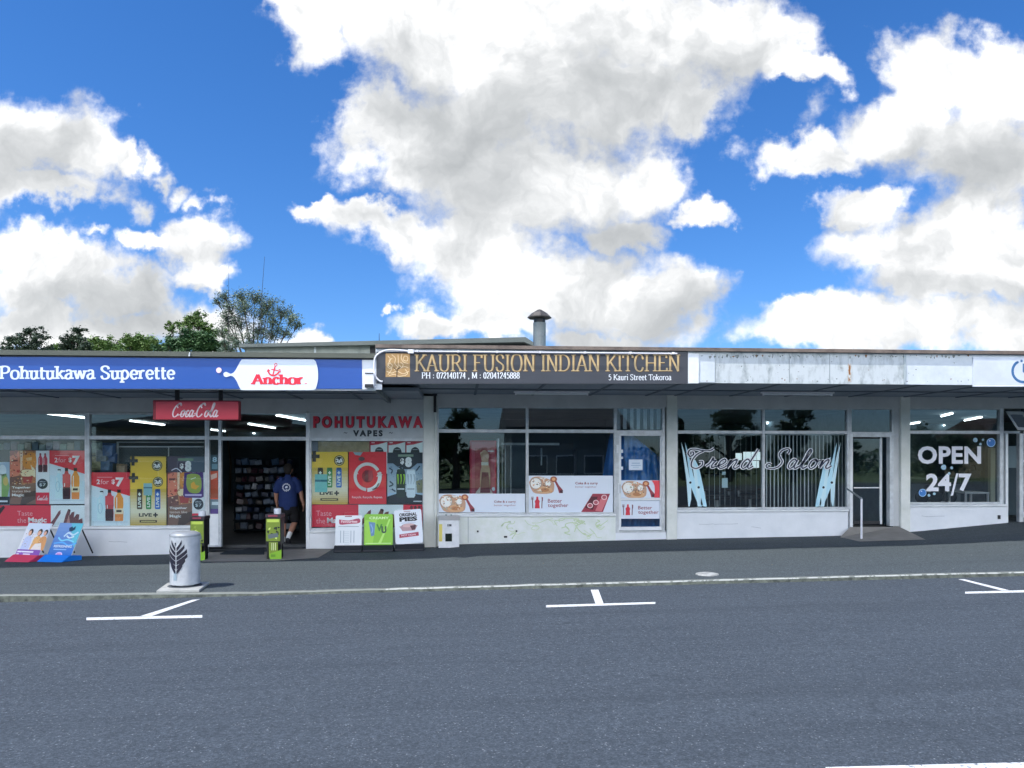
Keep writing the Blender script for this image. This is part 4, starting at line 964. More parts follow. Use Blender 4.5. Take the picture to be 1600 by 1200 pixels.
def yellow(u0, v0, u1, v1, label, cup=None):
    p = Print(PI - .006); w = u1-u0; h = v1-v0
    p.board(u0, v0, u1, v1, C('dfc04c')); p.grad(u0, v0+h*.3, u1, v0+h*.72, 'd9b73e', 'efe9d2', 7); p.grad(u0, v0+h*.72, u1, v1, 'efe9d2', 'd0ab3c', 7)
    p.rect(u0, v0, u1, v0+h*.3, C('d9b73e'), 1)
    badge(p, u0+w*.77, v0+h*.165, w*.14)
    for k, (c, rm) in enumerate((('4c4030','2c2622'),('2f7d43','2d6a3a'),('2f63b0','26467a'))): can(p, u0+w*(.26+.25*k), v0+h*.3, v0+h*.68, w*.15, c, 'LIVE', rim=rm)
    p.text('LIVE', u0+w*.24, v0+h*.755, u0+w*.6, v0+h*.82, C('26282c'), 3, .04); plus(p, u0+w*.7, v0+h*.787, w*.065, '26282c')
    p.rect(u0+w*.26, v0+h*.885, u0+w*.74, v0+h*.93, C('3a3122'), 3); p.rect(u0+w*.3, v0+h*.9, u0+w*.7, v0+h*.914, C('c9b97a'), 4)
    if cup: p.rect(*cup, C('6fb0ae'), 7); p.rect(cup[0], cup[1]+(cup[3]-cup[1])*.3, cup[2], cup[1]+(cup[3]-cup[1])*.42, C('2f6a78'), 8)
    return p
p = yellow(203.5, 739, 260, 822.3, ''); plus(p, 208.5, 746.5, 7.5)
p.rect(224.5, 755, 238, 774, C('7fa9b0'), 7); p.rect(224.5, 761, 238, 763, C('3a6478'), 8)
thingp('energy_poster', p, 'yellow LIVE poster with three upright cans in the grille window', 'poster', 'yellow can posters')
p = Print(PI); p.board(203.8, 713, 259.3, 739, C('d6b440')); p.rect(203.8, 713, 259.3, 715, C('b99a34'), 1); badge(p, 245.5, 727.5, 8.2); plus(p, 208, 720, 7.5)
thingp('energy_poster', p, 'yellow strip poster with a round badge, just above the LIVE poster', 'poster', 'yellow can posters')
p = yellow(485.5, 706, 543.5, 788, '', (492, 741, 511.5, 769)); plus(p, 491, 713, 8.5)
thingp('energy_poster', p, 'yellow LIVE poster with a teal note stuck on it, under the VAPES sign', 'poster', 'yellow can posters')
# purple / dark $8 poster with crisps pack
p = Print(PI - .006); p.board(262, 713, 320.5, 738, C('4d4258')); p.rect(290, 713, 320.5, 737.5, C('4c5a6a'), 1)
p.rect(278, 716, 302, 720, C('6d8a72'), 2); p.text('$', 281, 724, 287, 733, C('f2f2f2'), 3, .05); p.text('8', 289, 720, 299, 737, C('f2f2f2'), 3, .07); p.line([(268,735),(276,732),(284,738)], 1.4, C('d8d4e0'), 3)
thingp('price_poster', p, 'dark purple $8 poster in the upper right of the grille window', 'poster')
p = Print(PI - .012); p.boardpoly([(288,738.5),(317,738),(318,776),(314,778),(289,777.5),(286,774)], C('4c2f74'), .01); p.poly(catmull([(292,742),(300,740),(312,743),(315,758),(311,770),(296,769),(291,757),(292,742)],3), C('8e9e4c'), 1); p.poly([(298,756),(303,752),(306,758),(312,759),(306,765),(299,763)], C('d9a13c'), 2); p.rect(289, 772, 315, 775, C('b6a9cc'), 2); p.line([(298,749),(306,746)], 1.2, C('e6ecd8'), 2)
thingp('snack_poster', p, 'purple and green crisp packet cut out below the $8 poster', 'poster')
# side light posters
p = Print(PI); p.board(327.5, 736, 342, 803, C('d9512c')); p.poly([(329,742),(339,739),(339,746),(330,750)], C('f0c8b8'), 2); p.grad(327.6, 750, 341.9, 778, 'd9512c', 'b85a34', 4); p.rect(327.6, 780, 341.9, 795, C('6a7a86'), 1.5); p.rect(331, 784, 341, 789, C('d7dde2'), 3); p.rect(327.6, 795, 341.9, 802.8, C('5b3a86'), 2)
thingp('orange_poster', p, 'narrow orange poster in the side light beside the doorway', 'poster')
p = Print(PI); p.board(329, 711, 341.5, 735, C('3c5866')); p.text('8', 332, 714, 339, 722, C('a9c4d0'), 2, .03); p.rect(331, 725, 340, 733, C('6f93a3'), 2)
thingp('small_poster', p, 'small dim blue poster above the orange one beside the doorway', 'poster')
# right grocery window
p = Print(PI + .01); p.board(497, 690, 577, 706.5, mat('pegboard', 'b0a284', .8, var=.3, vscale=10)); p.rect(484.8, 690, 496.5, 706, C('6b7280'), 0); thingp('backing_board', p, 'plain beige board above the yellow poster', 'board')
for k, (u0, u1) in enumerate(((577.5, 605), (605.6, 633), (633.6, 661))):
    p = Print(PI + .008); p.board(u0, 689.5, u1, 740, C('cfd6d6')); p.poly([(u0,689.5),(u1,689.5),(u1,690.6),(u0+13,694.5),(u0,696)], C('b5263a'), 1); p.rect(u0, 689.5, u0+1.6, 740, C('a8233a'), 1.5)
    p.poly(catmull([(u0+8,706),(u0+10,701),(u0+15,698.5),(u0+20,701),(u0+22,706)],3)+[(u0+22,707),(u0+8,707)], C('2a3036'), 2); p.rect(u0+11, 701.5, u0+19, 703, C('7e8890'), 3); p.rect(u0+3, 691, u0+8, 692.5, C('e8c4c8'), 3)
    thingp('vape_poster', p, ['left', 'middle', 'right'][k] + ' one of three white posters with red corners under the VAPES sign', 'poster', 'white posters with red corners')
p = Print(PI); p.board(545, 706, 603.8, 787.5, C('d02c38'))
GR = C('c3c9c6'); p.ring(574, 745, 19, 20, 5, GR, 2, 95, 330); p.ring(574, 745, 19.5, 20.5, 6, C('e9edec'), 3, -20, 90); p.poly([(553,739),(560,741),(557,733)], GR, 4); p.poly([(588,745),(598,742),(593,737)], GR, 4)
p.ell(574.5, 744, 9, 10, C('8e1d2c'), 2); p.rect(570, 736, 575, 752, C('6f2434'), 3); p.rect(576, 735, 582, 751, C('a23c48'), 3); p.poly([(552,706.5),(567,706.5),(563,712),(555,711)], C('7f9fa8'), 2); p.ell(565, 717, 5, 3.4, C('5f4248'), 3)
p.line([(582,765),(588,762),(592,755)], 2, C('8e3a44'), 3); p.text('Recycle. Recycle. Repeat.', 550, 775, 598, 779.5, C('f6d6da'), 3, .02)
thingp('recycling_poster', p, 'red poster with a white ring of arrows round a bottle', 'poster')
p = Print(PI - .004); p.board(605.2, 707, 661.3, 786.5, C('9db6cc')); p.grad(605.3, 716, 661.2, 770, '7f9cb8', 'c2cfd8', 6, .6); p.poly([(605.3,707),(661.2,707),(661.2,724),(652,724),(641,733),(626,733),(614,724),(605.3,724)], C('2a3340'), 1.5)
p.poly([(605.3,776),(630,768),(661.2,774),(661.2,786.4),(605.3,786.4)], C('262c36'), 1.6)
for pts in ([(608,731),(613,735),(611,740)],[(609,752),(614,757),(608,760)],[(612,764),(618,768)],[(656,728),(650,736)]): p.line(pts, 2.2, C('34465a'), 2)
p.poly([(650,752),(661,748),(661,770),(652,770)], C('7c7a62'), 2)
specks(p, 607, 728, 660, 770, ['5c7896','dfe8ee','3c5068','aebfcd','8aa2b8'], 70, 2.2, 1.3); p.rect(622, 710, 646, 713.5, C('7f9482'), 2); p.text('$', 625.5, 716, 631.5, 726, C('f4f4f4'), 3, .05); p.text('8', 633, 714, 643.5, 730, C('f4f4f4'), 3, .08)
def claw(p, u, v, s, c, l=6):
    for k in (-1, 0, 1):
        p.line([(u+k*s*.34, v), (u+k*s*.36+s*.05, v+s*.5), (u+k*s*.3, v+s*1.1)], s*.16, C(c), l + k*.3, True, .6)
for u, c, cc, rim in ((626.3,'2b3a34','9fd03c','3c4a44'),(642,'d3dbe2','9aa8b4','aab4bc')):
    p.poly([(u-6,735),(u-4.6,733),(u+4.6,733),(u+6,735),(u+7,740),(u+7,774),(u+5,777.5),(u-5,777.5),(u-7,774),(u-7,740)], C(c), 3); claw(p, u, 741, 14, cc); p.rect(u-5.5, 763, u+5.5, 765, C('c6ccd2' if u < 630 else '8d99a4'), 5); p.rect(u-5, 733, u+5, 735, C(rim), 5)
p.rect(646, 782.5, 659, 784, C('cdd3d8'), 3)
thingp('energy_poster', p, 'dark $8 poster with a black can and a silver can, beside the pillar', 'poster')
# ================================================================ restaurant decals
DE = -.008
def bowls(p, u0, v0, u1, v1, red=False):
    w, h = u1-u0, v1-v0; q = lambda a, b: (u0+a*w, v0+b*h)
    p.poly(catmull([q(.0,.35),q(.1,.08),q(.3,.02),q(.5,.12),q(.7,.3),q(.74,.62),q(.66,.98),q(.2,1.0),q(.06,.72),q(.0,.35)],3), C('b48f76'), 1)
    for a, b, r, c in ((.2,.42,.17,'ece8e0'),(.56,.42,.09,'e6e2dc')):
        x, y = q(a, b); p.ell(x, y, r*w, r*w, C('8c8780'), 2); p.ell(x, y, r*w*.9, r*w*.9, C(c), 3); p.ell(x, y, r*w*.6, r*w*.6, C('d9dbd8'), 4)
    x, y = q(.46,.8); p.ell(x, y, .22*w, .2*h, C('c19a74'), 2.5); p.ell(x, y, .13*w, .11*h, C('a8734c'), 3.5)
    p.poly([q(.36,.06),q(.5,.12),q(.46,.2),q(.34,.16)], C('c9ccc6'), 3)
    x, y = q(.72,.18); p.ell(x, y, .1*w, .17*h, C('9a5a44'), 3); p.ell(x, y, .05*w, .09*h, C('d09a6a'), 4)
    p.poly([q(.74,.3),q(.8,.28),q(.88,.55),q(.98,.78),q(.97,.98),q(.88,.98),q(.84,.7)], C('8d3a42'), 3); p.poly([q(.9,.82),q(.99,.8),q(.99,.98),q(.91,.98)], C('4e2530'), 4)
    specks(p, u0+w*.1, v0+h*.1, u0+w*.66, v0+h*.9, ['8a6a50','d9c8ae','c48a58','9a9a84','b07a5c','e4dccf','6e5a48'], 60, 4.6, w*.03)
def coke_icon(p, u, v, s):
    p.poly([(u-s*.1,v),(u+s*.1,v),(u+s*.12,v+s*.3),(u+s*.28,v+s*.5),(u+s*.22,v+s*.8),(u+s*.28,v+s*1.3),(u-s*.28,v+s*1.3),(u-s*.22,v+s*.8),(u-s*.28,v+s*.5),(u-s*.12,v+s*.3)], C('c02b3e'), 3)
    for k in (-1, 1): p.line([(u+k*s*.55, v+s*.15),(u+k*s*.5, v+s*1.3)], s*.1, C('6a4650'), 3, False)
    for k in (-.65,-.55,-.45): p.line([(u+s*k, v),(u+s*k, v+s*.35)], s*.05, C('6a4650'), 3.3, False)
    p.poly([(u+s*.48,v),(u+s*.64,v+s*.1),(u+s*.62,v+s*.5),(u+s*.5,v+s*.5)], C('6a4650'), 3.3)
p = Print(DE); p.board(685.5, 771.3, 820.5, 800.5, C('dde6f2')); bowls(p, 686, 772, 742, 800); p.rect(750, 771.5, 750.6, 800.3, C('cdd6e2'), 1)
p.text('Coke & a curry', 772, 782, 806, 786.5, C('7c2a3a'), 2, .02); p.text('better together', 772, 788, 806, 791.5, C('8c5560'), 2)
thingp('food_decal', p, 'white window decal strip with bowls of food, leftmost of the restaurant decals', 'decal', 'food decals on the restaurant glass')
p = Print(DE); p.board(826, 743.2, 957.8, 800.5, C('dde6f2')); bowls(p, 826.5, 744, 880, 771)
p.text('Coke & a curry', 899, 753, 934, 758, C('7c2a3a'), 2, .02); p.text('better together', 899, 759.5, 932, 762.5, C('8c5560'), 2)
coke_icon(p, 839.5, 776, 14); p.text('Better', 856, 779.5, 878, 785.5, C('8c4a56'), 2, .01); p.text('together', 856, 786.5, 888, 794, C('8c4a56'), 2, .01)
p.poly([(908,800),(926,771.5),(953,771.5),(942,800)], C('8e2f3e'), 2)
for pts, c in (([(914,793),(924,776),(934,776),(926,797)],'5c1f2c'),([(930,798),(938,780),(946,775),(949,780),(940,799)],'c26a70')): p.poly(pts, C(c), 3)
for a, b in ((931,785),(944,777),(922,790)): p.ell(a, b, 4.5, 4, C('d9b8ba'), 4); p.ell(a, b, 3.2, 2.8, C('a5525c'), 5)
thingp('food_decal', p, 'big white window decal with a slanted photo of cans', 'decal', 'food decals on the restaurant glass')
p = Print(DE - .03); p.mp = lambda a, b, l: PY(a, b, -.012) + Vector((0, -l*.0012, 0)); p.board(970.3, 750.5, 1030.8, 777.8, C('dde6f2')); bowls(p, 971, 751, 1024, 777.5); p.poly(catmull([(1018,750.8),(1022,757),(1023,766),(1022,777.5)],3)+[(1030.6,777.5),(1030.6,750.8)], C('d0404a'), 5.5)
thingp('food_decal', p, 'decal of food bowls with a red corner on the upper door glass', 'decal', 'food decals on the restaurant glass')
p = Print(-.012); p.board(970.3, 782.5, 1030.8, 810.5, C('dde6f2')); coke_icon(p, 981, 788, 13); p.text('Better', 997, 790.5, 1019, 796, C('8c4a56'), 2, .01); p.text('together', 997, 797.5, 1029, 804.5, C('8c4a56'), 2, .01)
thingp('slogan_decal', p, 'white Better together decal on the lower door glass', 'decal')
p = Print(-.012); p.board(982.8, 718, 1004, 734.5, C('d9e6f4')); p.rect(987, 723, 1000, 724.4, C('8ea6c0'), 1); p.rect(986, 726.5, 1001, 727.6, C('8ea6c0'), 1); p.rect(989, 729.5, 998, 730.6, C('a4b8cc'), 1)
thingp('paper_notice', p, 'small white notice taped to the door in front of the blue sheet', 'notice')
# small stickers on the door stile
for k, (v0, v1) in enumerate(((702.5, 707.5), (713.5, 717), (729, 734))):
    p = Print(-.012); p.board(968.5, v0, 973.5, v1, C('dfe8ee')); thingp('door_sticker', p, ['top', 'middle', 'bottom'][k] + ' of three tiny white stickers at the left edge of the restaurant door', 'sticker', 'stickers on the restaurant door')
# ================================================================ salon lettering and scissors
SL = C('eef2f8'); SD = C('26324c')
p = Print(DE - .03)
def doubled(t, a0, b0, a1, b1, w):
    p.script(t, a0, b0, a1, b1, w, SL, 2, contrast=.25, track=.05, slant=.3); p.script(t, a0, b0, a1, b1, w*.4, SD, 4, contrast=.2, track=.05, slant=.3)
doubled('Trend', 1074.5, 700.5, 1185, 732, 5.2)
thingp('salon_lettering', p, 'silver script word Trend on the salon window', 'lettering')
p = Print(DE - .03); doubled('Salon', 1197, 701, 1299, 732, 5.2)
thingp('salon_lettering', p, 'silver script word Salon on the striped blind window', 'lettering')
LB = C('a9d3e2'); LB2 = C('c6e6f0'); DK = C('1d2a36')
def scissors(mir, label):
    p = Print(DE - .01); f = (lambda u: 2378 - u) if mir else (lambda u: u)
    def pl_(pts, c, l): p.poly([(f(a), b) for a, b in pts], c, l)
    pl_([(1064.5,691),(1070,708),(1077,744),(1080,756),(1080,780),(1077.5,791.5),(1075.5,791.5),(1072.5,750)], LB2, 1)
    pl_([(1070,690),(1075,706),(1083,742),(1090,764),(1096,791.5),(1092,791.5),(1080,762),(1076,735)], LB, 2)
    pl_([(1080,714),(1087,720),(1094,752),(1096,768),(1094.5,791.5),(1090,791.5),(1086.5,760)], LB2, 3)
    pl_([(1086,718),(1092,730),(1099,762),(1104.5,791.5),(1099,791.5),(1092,764)], LB, 4)
    for a, b in ((1078.5,754),(1091.5,761.5)): p.ell(f(a), b, 1.9, 1.9, DK, 5)
    p.ring(f(1099), 791.8, 3.6, 2.5, 1.0, LB2, 5, 180, 360)
    return thingp('scissors_decal', p, label, 'decal', 'pale blue scissors decals')
scissors(False, 'pale blue scissors decal at the left edge of the word Trend')
scissors(True, 'pale blue scissors decal right of the word Salon')
# ================================================================ laundry window lettering and bubbles
WH = C('e9ecf4')
p = Print(DE); p.text('OPEN', 1434, 697, 1533, 725, WH, 1, .035, 1.05); p.text('24', 1447, 740, 1486, 767.5, WH, 1, .035); p.poly([(1485.5,774.5),(1494,739.5),(1497.5,739.5),(1489,774.5)], WH, 1.4); p.text('7', 1498, 740, 1518, 767.5, WH, 1, .035)
thingp('window_lettering', p, 'large white OPEN 24/7 lettering on the laundry window', 'lettering')
bl = [(1548.5,691.5,8,'big blue bubble sticker in the top right of the laundry window'),(1441.5,770,7,'blue bubble sticker at the lower left of the figure 24'),(1474.5,730,4.6,'middle sized blue bubble sticker under the letter P'),(1524,687.5,4,'pale bubble sticker left of the big blue bubble'),(1487,731,2.6,'small pale bubble sticker under the word OPEN'),(1483,740,2.4,'tiny bubble sticker above the figure 4'),(1451.5,774,2.4,'tiny bubble sticker beside the lower left blue bubble'),(1460,771.5,2.4,'tiny bubble sticker under the figure 2'),(1532,694,2.2,'tiny bubble sticker over the letter N'),(1536,687,2,'tiny bubble sticker between the two upper bubbles')]
for u, v, r, lb in bl:
    r *= .88
    p = Print(DE - .004); big = r > 4.2
    p.boardpoly(ell_pts(u, v, r, r, 20), C('2f6fb4' if big else '8fb2c0'), .003); p.ring(u, v, r*.9, r*.9, r*.14, C('a7cdea'), 2); p.ell(u-r*.3, v-r*.4, r*.18, r*.16, C('eef7ff'), 3)
    thingp('bubble_sticker', p, lb, 'sticker', 'bubble stickers on the laundry window')
# weathered graffiti and vents on the restaurant low wall
p = Print(-.0605, step=.0006); rr = random.Random(12)
for k in range(26):
    u = rr.uniform(745, 940) if k < 12 else rr.uniform(870, 945); v = rr.uniform(812, 838); pts = [(u, v)]; 
    for _ in range(4): u += rr.uniform(-9, 12); v += rr.uniform(-7, 7); pts.append((max(742, min(952, u)), max(810, min(841, v))))
    p.line(pts, rr.uniform(.6, 1.3), mat('faded_green', 'c2d6a8', .8) if k % 3 else mat('faded_green_pale', 'd0deba', .8), 1 + k * .04)
p.build('faded_scrawl', restaurant, label='faded green scrawl on the low wall')
for u, v, w in ((746.5, 830.5, 2.6), (807, 830, 2.6), (790, 839, 5)):
    m_ = MB(); m_.pbox(u - w/2, v - 1.5, u + w/2, v + 1.2, -.075, -.058, DARKB); m_.build('wall_vent', restaurant)
m_ = MB(); m_.pbox(1560, 805, 1563.5, 811, -.085, -.058, DARKB); m_.build('wall_vent', laundry)
# ================================================================ footpath signs
def gp(u, v): return G_(u, v)
def board_print(B, e, w, W_, H_):
    'print on a leaning board: a in 0..W_, b in 0..H_ measured down from the top'
    e = Vector(e).normalized(); w = Vector(w).normalized(); n = e.cross(w).normalized()
    if n.y > 0: n = -n
    q = Print(0); q.mp = lambda a, b, l: Vector(B) + e*a + w*(H_-b) + n*(l*.0012); q.e, q.w, q.n = e, w, n; return q
# two leaning boards at the far left
def lean_sign(u, v, base_c, label, art, W_=.56, H_=.68):
    B = gp(u, v); B.z += .09
    e, w = (.94, -.34, 0), (.13, .36, .76)
    root = empty('footpath_sign', gp(u + 25, v), label, 'sign', 'leaning footpath signs')
    q = board_print(B + Vector((.09, .05, 0)), e, w, W_, H_)
    q.board(0, 0, W_, H_, C('e9edf2'), .02); art(q, W_, H_); q.build('sign_panel', root)
    m_ = MB(); bb = B + Vector((-.02, -.12, -.09)); E_ = Vector(e).normalized() * (W_ + .03); back = Vector((.2, .38, 0))
    top = [bb + Vector((.1, .13, .13)), bb + E_ + Vector((.1, .13, .13)), bb + E_ + back + Vector((0, 0, .1)), bb + back + Vector((0, 0, .1))]
    low = [bb, bb + E_, bb + E_ + back, bb + back]; low = [Vector((p.x, p.y, gz(p.x, p.y) + .002)) for p in low]
    m_.raw(low + top, [(3,2,1,0),(4,5,6,7),(0,1,5,4),(1,2,6,5),(2,3,7,6),(3,0,4,7)], C(base_c, .4)); m_.build('base', root, bevel=.015)
    m_ = MB(); nn_ = -q.n
    for a in (.05, W_ - .07):
        p0 = q.mp(a, .06, 0) + nn_ * .03; m_.tube([p0, Vector((p0.x + .12, p0.y + .22, gz(p0.x, p0.y) + .1))], .014, DARKB)
    m_.build('strut', root)
def art_people(q, w, h):
    q.rect(.0, .0, w, h, C('dfe0e6'), 1); q.poly([(0,.0),(w,.0),(w,.3),(0,.12)], C('c9d4e2'), 1.4)
    for x, c, hr, sc in ((.14,'b9c2dc','4a3a34',1.0),(.36,'d9a868','33241f',1.05),(.5,'c9905c','2a1e1c',.9)):
        q.poly(catmull([(x-.09,.55),(x-.08,.34),(x-.03,.27),(x+.05,.27),(x+.1,.36),(x+.11,.55)],3), C(c), 2 + x); q.ell(x+.01, .19, .052*sc, .07*sc, C(hr), 3 + x); q.ell(x, .205, .036*sc, .05*sc, C('d9a98c'), 4 + x)
    q.poly([(.3,.55),(.36,.42),(.5,.4),(.56,.55)], C('e6dcd6'), 5); specks(q, .04, .16, w-.03, .5, ['7a5a48','e4cdb8','c9a27c','9aa6c4','3a2c28','d9b08a'], 60, 5.1, .011); q.rect(0, .54, w, h, C('7f4fa4'), 5.5); q.rect(.02, .57, w*.72, .6, C('f2eef6'), 6.5); q.rect(.02, .62, w*.62, .68, C('e9dff2'), 6.5); q.ell(.13, .64, .05, .045, C('8a55b0'), 7.5); q.rect(0, .7, w, h, C('c23a58'), 6.4)
def art_blue(q, w, h):
    q.grad(0, 0, w, h, '86a7dc', '2f78cf', 8); q.poly([(w*.5,.0),(w,.0),(w,.5),(w*.72,.3)], C('5fb3c4'), 2)
    for pts, wd, c in (([(.1,.3),(.2,.36),(.34,.34),(.5,.38)],.03,'7fc6dc'),([(.22,.28),(.3,.2),(.42,.24),(.52,.18)],.035,'cfe6f2'),([(.05,.42),(.25,.4),(.4,.45),(.58,.4)],.03,'5ea7de'),([(.28,.26),(.36,.3),(.46,.27)],.03,'e8f4fa')): q.line(pts, wd, C(c), 3)
    q.poly([(.27,.1),(.33,.07),(.36,.1),(.41,.06),(.42,.13),(.36,.17),(.29,.16)], C('24425e'), 4); q.text('REFRESHING', .08, .45, .5, .5, C('eaf4fc'), 5, .03); q.rect(.1, .53, .4, .55, C('9cc8ee'), 5)
    q.ell(.27, .64, .08, .05, C('d9c4ea'), 5); q.rect(.22, .62, .32, .66, C('c07ab0'), 6); q.rect(.04, .66, .17, .68, C('e6f0fa'), 5); q.rect(.4, .65, .5, .68, C('e6f0fa'), 5)
lean_sign(13, 877, 'c23a58', 'leaning footpath sign showing a group of people, on a pink base', art_people)
lean_sign(63, 877, '1878d8', 'leaning footpath sign in sea blue with a bright blue base', art_blue)
# three upright boards by the pillar
def upright(u0, u1, v0, vb, label, art, tilt=0.0, basec='20242c', bw=None):
    g0 = gp((u0+u1)/2, vb + 9); y = g0.y
    root = empty('footpath_sign', g0, label, 'sign', 'upright footpath signs by the pillar')
    x0, x1 = X(u0, y), X(u1, y); z0, z1 = Z(vb, u0, y), Z(v0, u0, y)
    W_, H_ = x1 - x0, z1 - z0
    e = Vector((math.cos(tilt), 0, math.sin(tilt))); w = Vector((-math.sin(tilt), .12, math.cos(tilt)))
    q = board_print(Vector((x0, y, z0)), e, w, W_, H_)
    r = .035; pts = []
    for cx, cy, a in ((W_-r, r, -90), (W_-r, H_-r, 0), (r, H_-r, 90), (r, r, 180)): pts += [(cx + r*math.cos(R(a+k*22.5)), cy + r*math.sin(R(a+k*22.5))) for k in range(5)]
    q.boardpoly(pts, C(art(None, 0, 0)), .03); art(q, W_, H_); q.build('sign_panel', root)
    m_ = MB(); zb = g0.z; pr = [(y - .16, zb), (y + .16, zb), (y + .16, zb + .05), (y + .04, z0 + .01), (y - .05, z0 + .01), (y - .16, zb + .04)]
    m_.prism([(x0 - .01, a, b) for a, b in pr], (W_ + .03, 0, 0), C(basec, .6)); m_.build('base', root, bevel=.012)
def art_list(q, w, h):
    if q is None: return 'd3d8da'
    q.rect(w*.35, .0+.01, w*.62, .03, C('8d4a50'), 1); q.poly(catmull([(.07,.08),(w*.5,.1),(w-.06,.06),(w-.05,.15),(w*.5,.17),(.09,.18),(.07,.08)],3), C('a8465a'), 1); q.text('Favourites', .11, .095, w-.09, .145, C('e6cdd0'), 2, .03)
    q.text('ask inside for today', .06, .2, w-.05, .235, C('8a9296'), 1) if False else q.rect(.06, .215, w-.06, .225, C('8a9296'), 1)
    for k in (.1, .16, .3, .36): q.rect(k, .3, k+.012, h-.06, C('8e9aa4'), 1)
    for k in range(9): q.rect(.18, .32+k*.035, .27, .33+k*.035, C('bcc4c8'), 1)
def art_green(q, w, h):
    if q is None: return '7fb83a'
    q.poly([(.0+.02,.12),(w*.45,.1),(w*.3,h-.03),(.02,h-.03)], C('93c648'), 1); q.text('CREAMY', .1, .05, w-.08, .1, C('d6ecb4'), 2, .03)
    q.poly([(.09,.15),(.22,.17),(.2,.42),(.14,.44)], C('5f84a8'), 3); q.poly([(w*.72,.3),(w*.86,.1),(w*.92,.1),(w*.6,h-.05),(w*.5,h-.05)], C('a9d468'), 1.5)
    q.text('V', .24, .2, .36, .34, C('3d7d34'), 4, .04); q.text('U', .34, .24, .44, .38, C('3c5a44'), 4, .05); q.line([(.13,.2),(.17,.3),(.15,.38)], .02, C('86a8c8'), 4); q.rect(.03, h-.05, w-.03, h-.035, C('c6e69a'), 2)
def art_pies(q, w, h):
    if q is None: return 'e6ecf4'
    q.rect(w*.36, .025, w*.6, .04, C('9a8888'), 1); q.text('ORIGINAL', .1, .06, w-.09, .13, C('262c34'), 2, .05); q.text('PIES', .1, .14, w-.09, .23, C('20262e'), 2, .06); q.rect(.13, .255, w-.12, .262, C('9aa2aa'), 1)
    q.ell(w*.5, .32, .14, .045, C('8d6a70'), 2); q.poly([(.09,.32),(w-.09,.32),(w-.15,.42),(.15,.42)], C('a98a8e'), 3); q.ell(w*.5, .315, .12, .035, C('c4a4a4'), 4); q.poly([(w*.55,.32),(w*.78,.31),(w*.74,.4),(w*.62,.41)], C('54303a'), 5)
    q.poly([(.08,.48),(w-.08,.455),(w-.08,.53),(.08,.55)], C('a03a4c'), 2); q.text('HOT NOW', .12, .485, w-.13, .52, C('e6cdd2'), 3, .02)
upright(523.5, 565, 805.5, 853, 'grey white menu board with red oval heading, left of the lime green board', art_list)
upright(568.5, 613.5, 803.5, 852.5, 'lime green board standing between the menu board and the pies board', art_green)
upright(618.5, 661.5, 798, 851, 'white PIES board tilted slightly against the pillar', art_pies, tilt=.07)
# ================================================================ narrow drink display stands
YG, YB = C('76892c', .5), mat('stand_black', '17191c', .5, var=.3, vscale=6)
def stand(u0, u1, vt, vb, label):
    g = gp((u0+u1)/2, vb); y = g.y; x0, x1 = X(u0, y), X(u1, y); zt = Z(vt, u0, y); h = zt - g.z
    root = empty('display_stand', g, label, 'display stand', 'narrow drink display stands')
    m_ = MB(); m_.box(x0, x1, y, y + .3, g.z + .33*h, zt - .06, YB); m_.box(x0 + .02, x0 + .05, y, y + .28, g.z, g.z + .33*h, YB); m_.box(x1 - .05, x1 - .02, y + .1, y + .28, g.z, g.z + .33*h, YB); m_.box(x0 + .02, x1 - .02, y + .2, y + .28, g.z, g.z + .33*h, YB); m_.build('body', root, bevel=.004)
    m_ = MB(); m_.box(x0 - .005, x1 + .01, y - .02, y + .31, zt - .06, zt, mat('stand_top', '3a3038', .4)); m_.box(x0 + .05, x1 - .05, y - .028, y - .021, zt - .045, zt - .012, C('8a3a48')); m_.build('tray', root, bevel=.005)
    m_ = MB(); m_.lathe([(.06, 0), (.065, .01), (.065, .09), (.05, .1), (.045, .1)], ((x0+x1)/2 + .05, y + .12, zt), C('c9ccd2'), 20); m_.build('cup', root, smooth='angle')
    q = Print(0); q.mp = lambda a, b, l: Vector((x0 + a*(x1-x0), y - .004 - l*.001, zt - .07 - b*(h-.07)))
    q.rect(.03, .02, .97, .56, YG, 1); rr = random.Random(int(u0))
    q.rect(.1, .03, .9, .1, C('b4c650'), 2)
    for k in range(12):
        a, b = rr.uniform(.08, .85), rr.uniform(.14, .5); q.poly([(a, b), (a+rr.uniform(.08,.2), b+rr.uniform(-.03,.03)), (a+rr.uniform(.0,.12), b+rr.uniform(.04,.09)), (a-rr.uniform(.0,.08), b+.04)], C(rr.choice(['1d221c','2c3628','dcec7a','8a9a3c'])), 2 + k*.15)
    q.poly([(.15,.4),(.8,.36),(.85,.46),(.2,.5)], C('5c6668'), 4.5)
    q.rect(.22, .58, .82, .95, YG, 1); claw(q, .52, .6, .2, '23281e') if False else None
    for k in (.4, .52, .64): q.rect(k, .6, k+.04, .78, C('f0f4c0'), 2)
    q.poly([(.82,.8),(1.06,.76),(1.06,1.0),(.28,1.0),(.28,.86)], C('7aa628'), 1.5); q.rect(.36, .88, .66, .94, C('5e8a24'), 3)
    q.build('printed_front', root)
    return root
stand(415, 438.5, 803.5, 874, 'narrow black and lime drink stand in front of the open doorway')
stand(297, 319, 807, 876, 'narrow black and lime drink stand partly behind the litter bin')
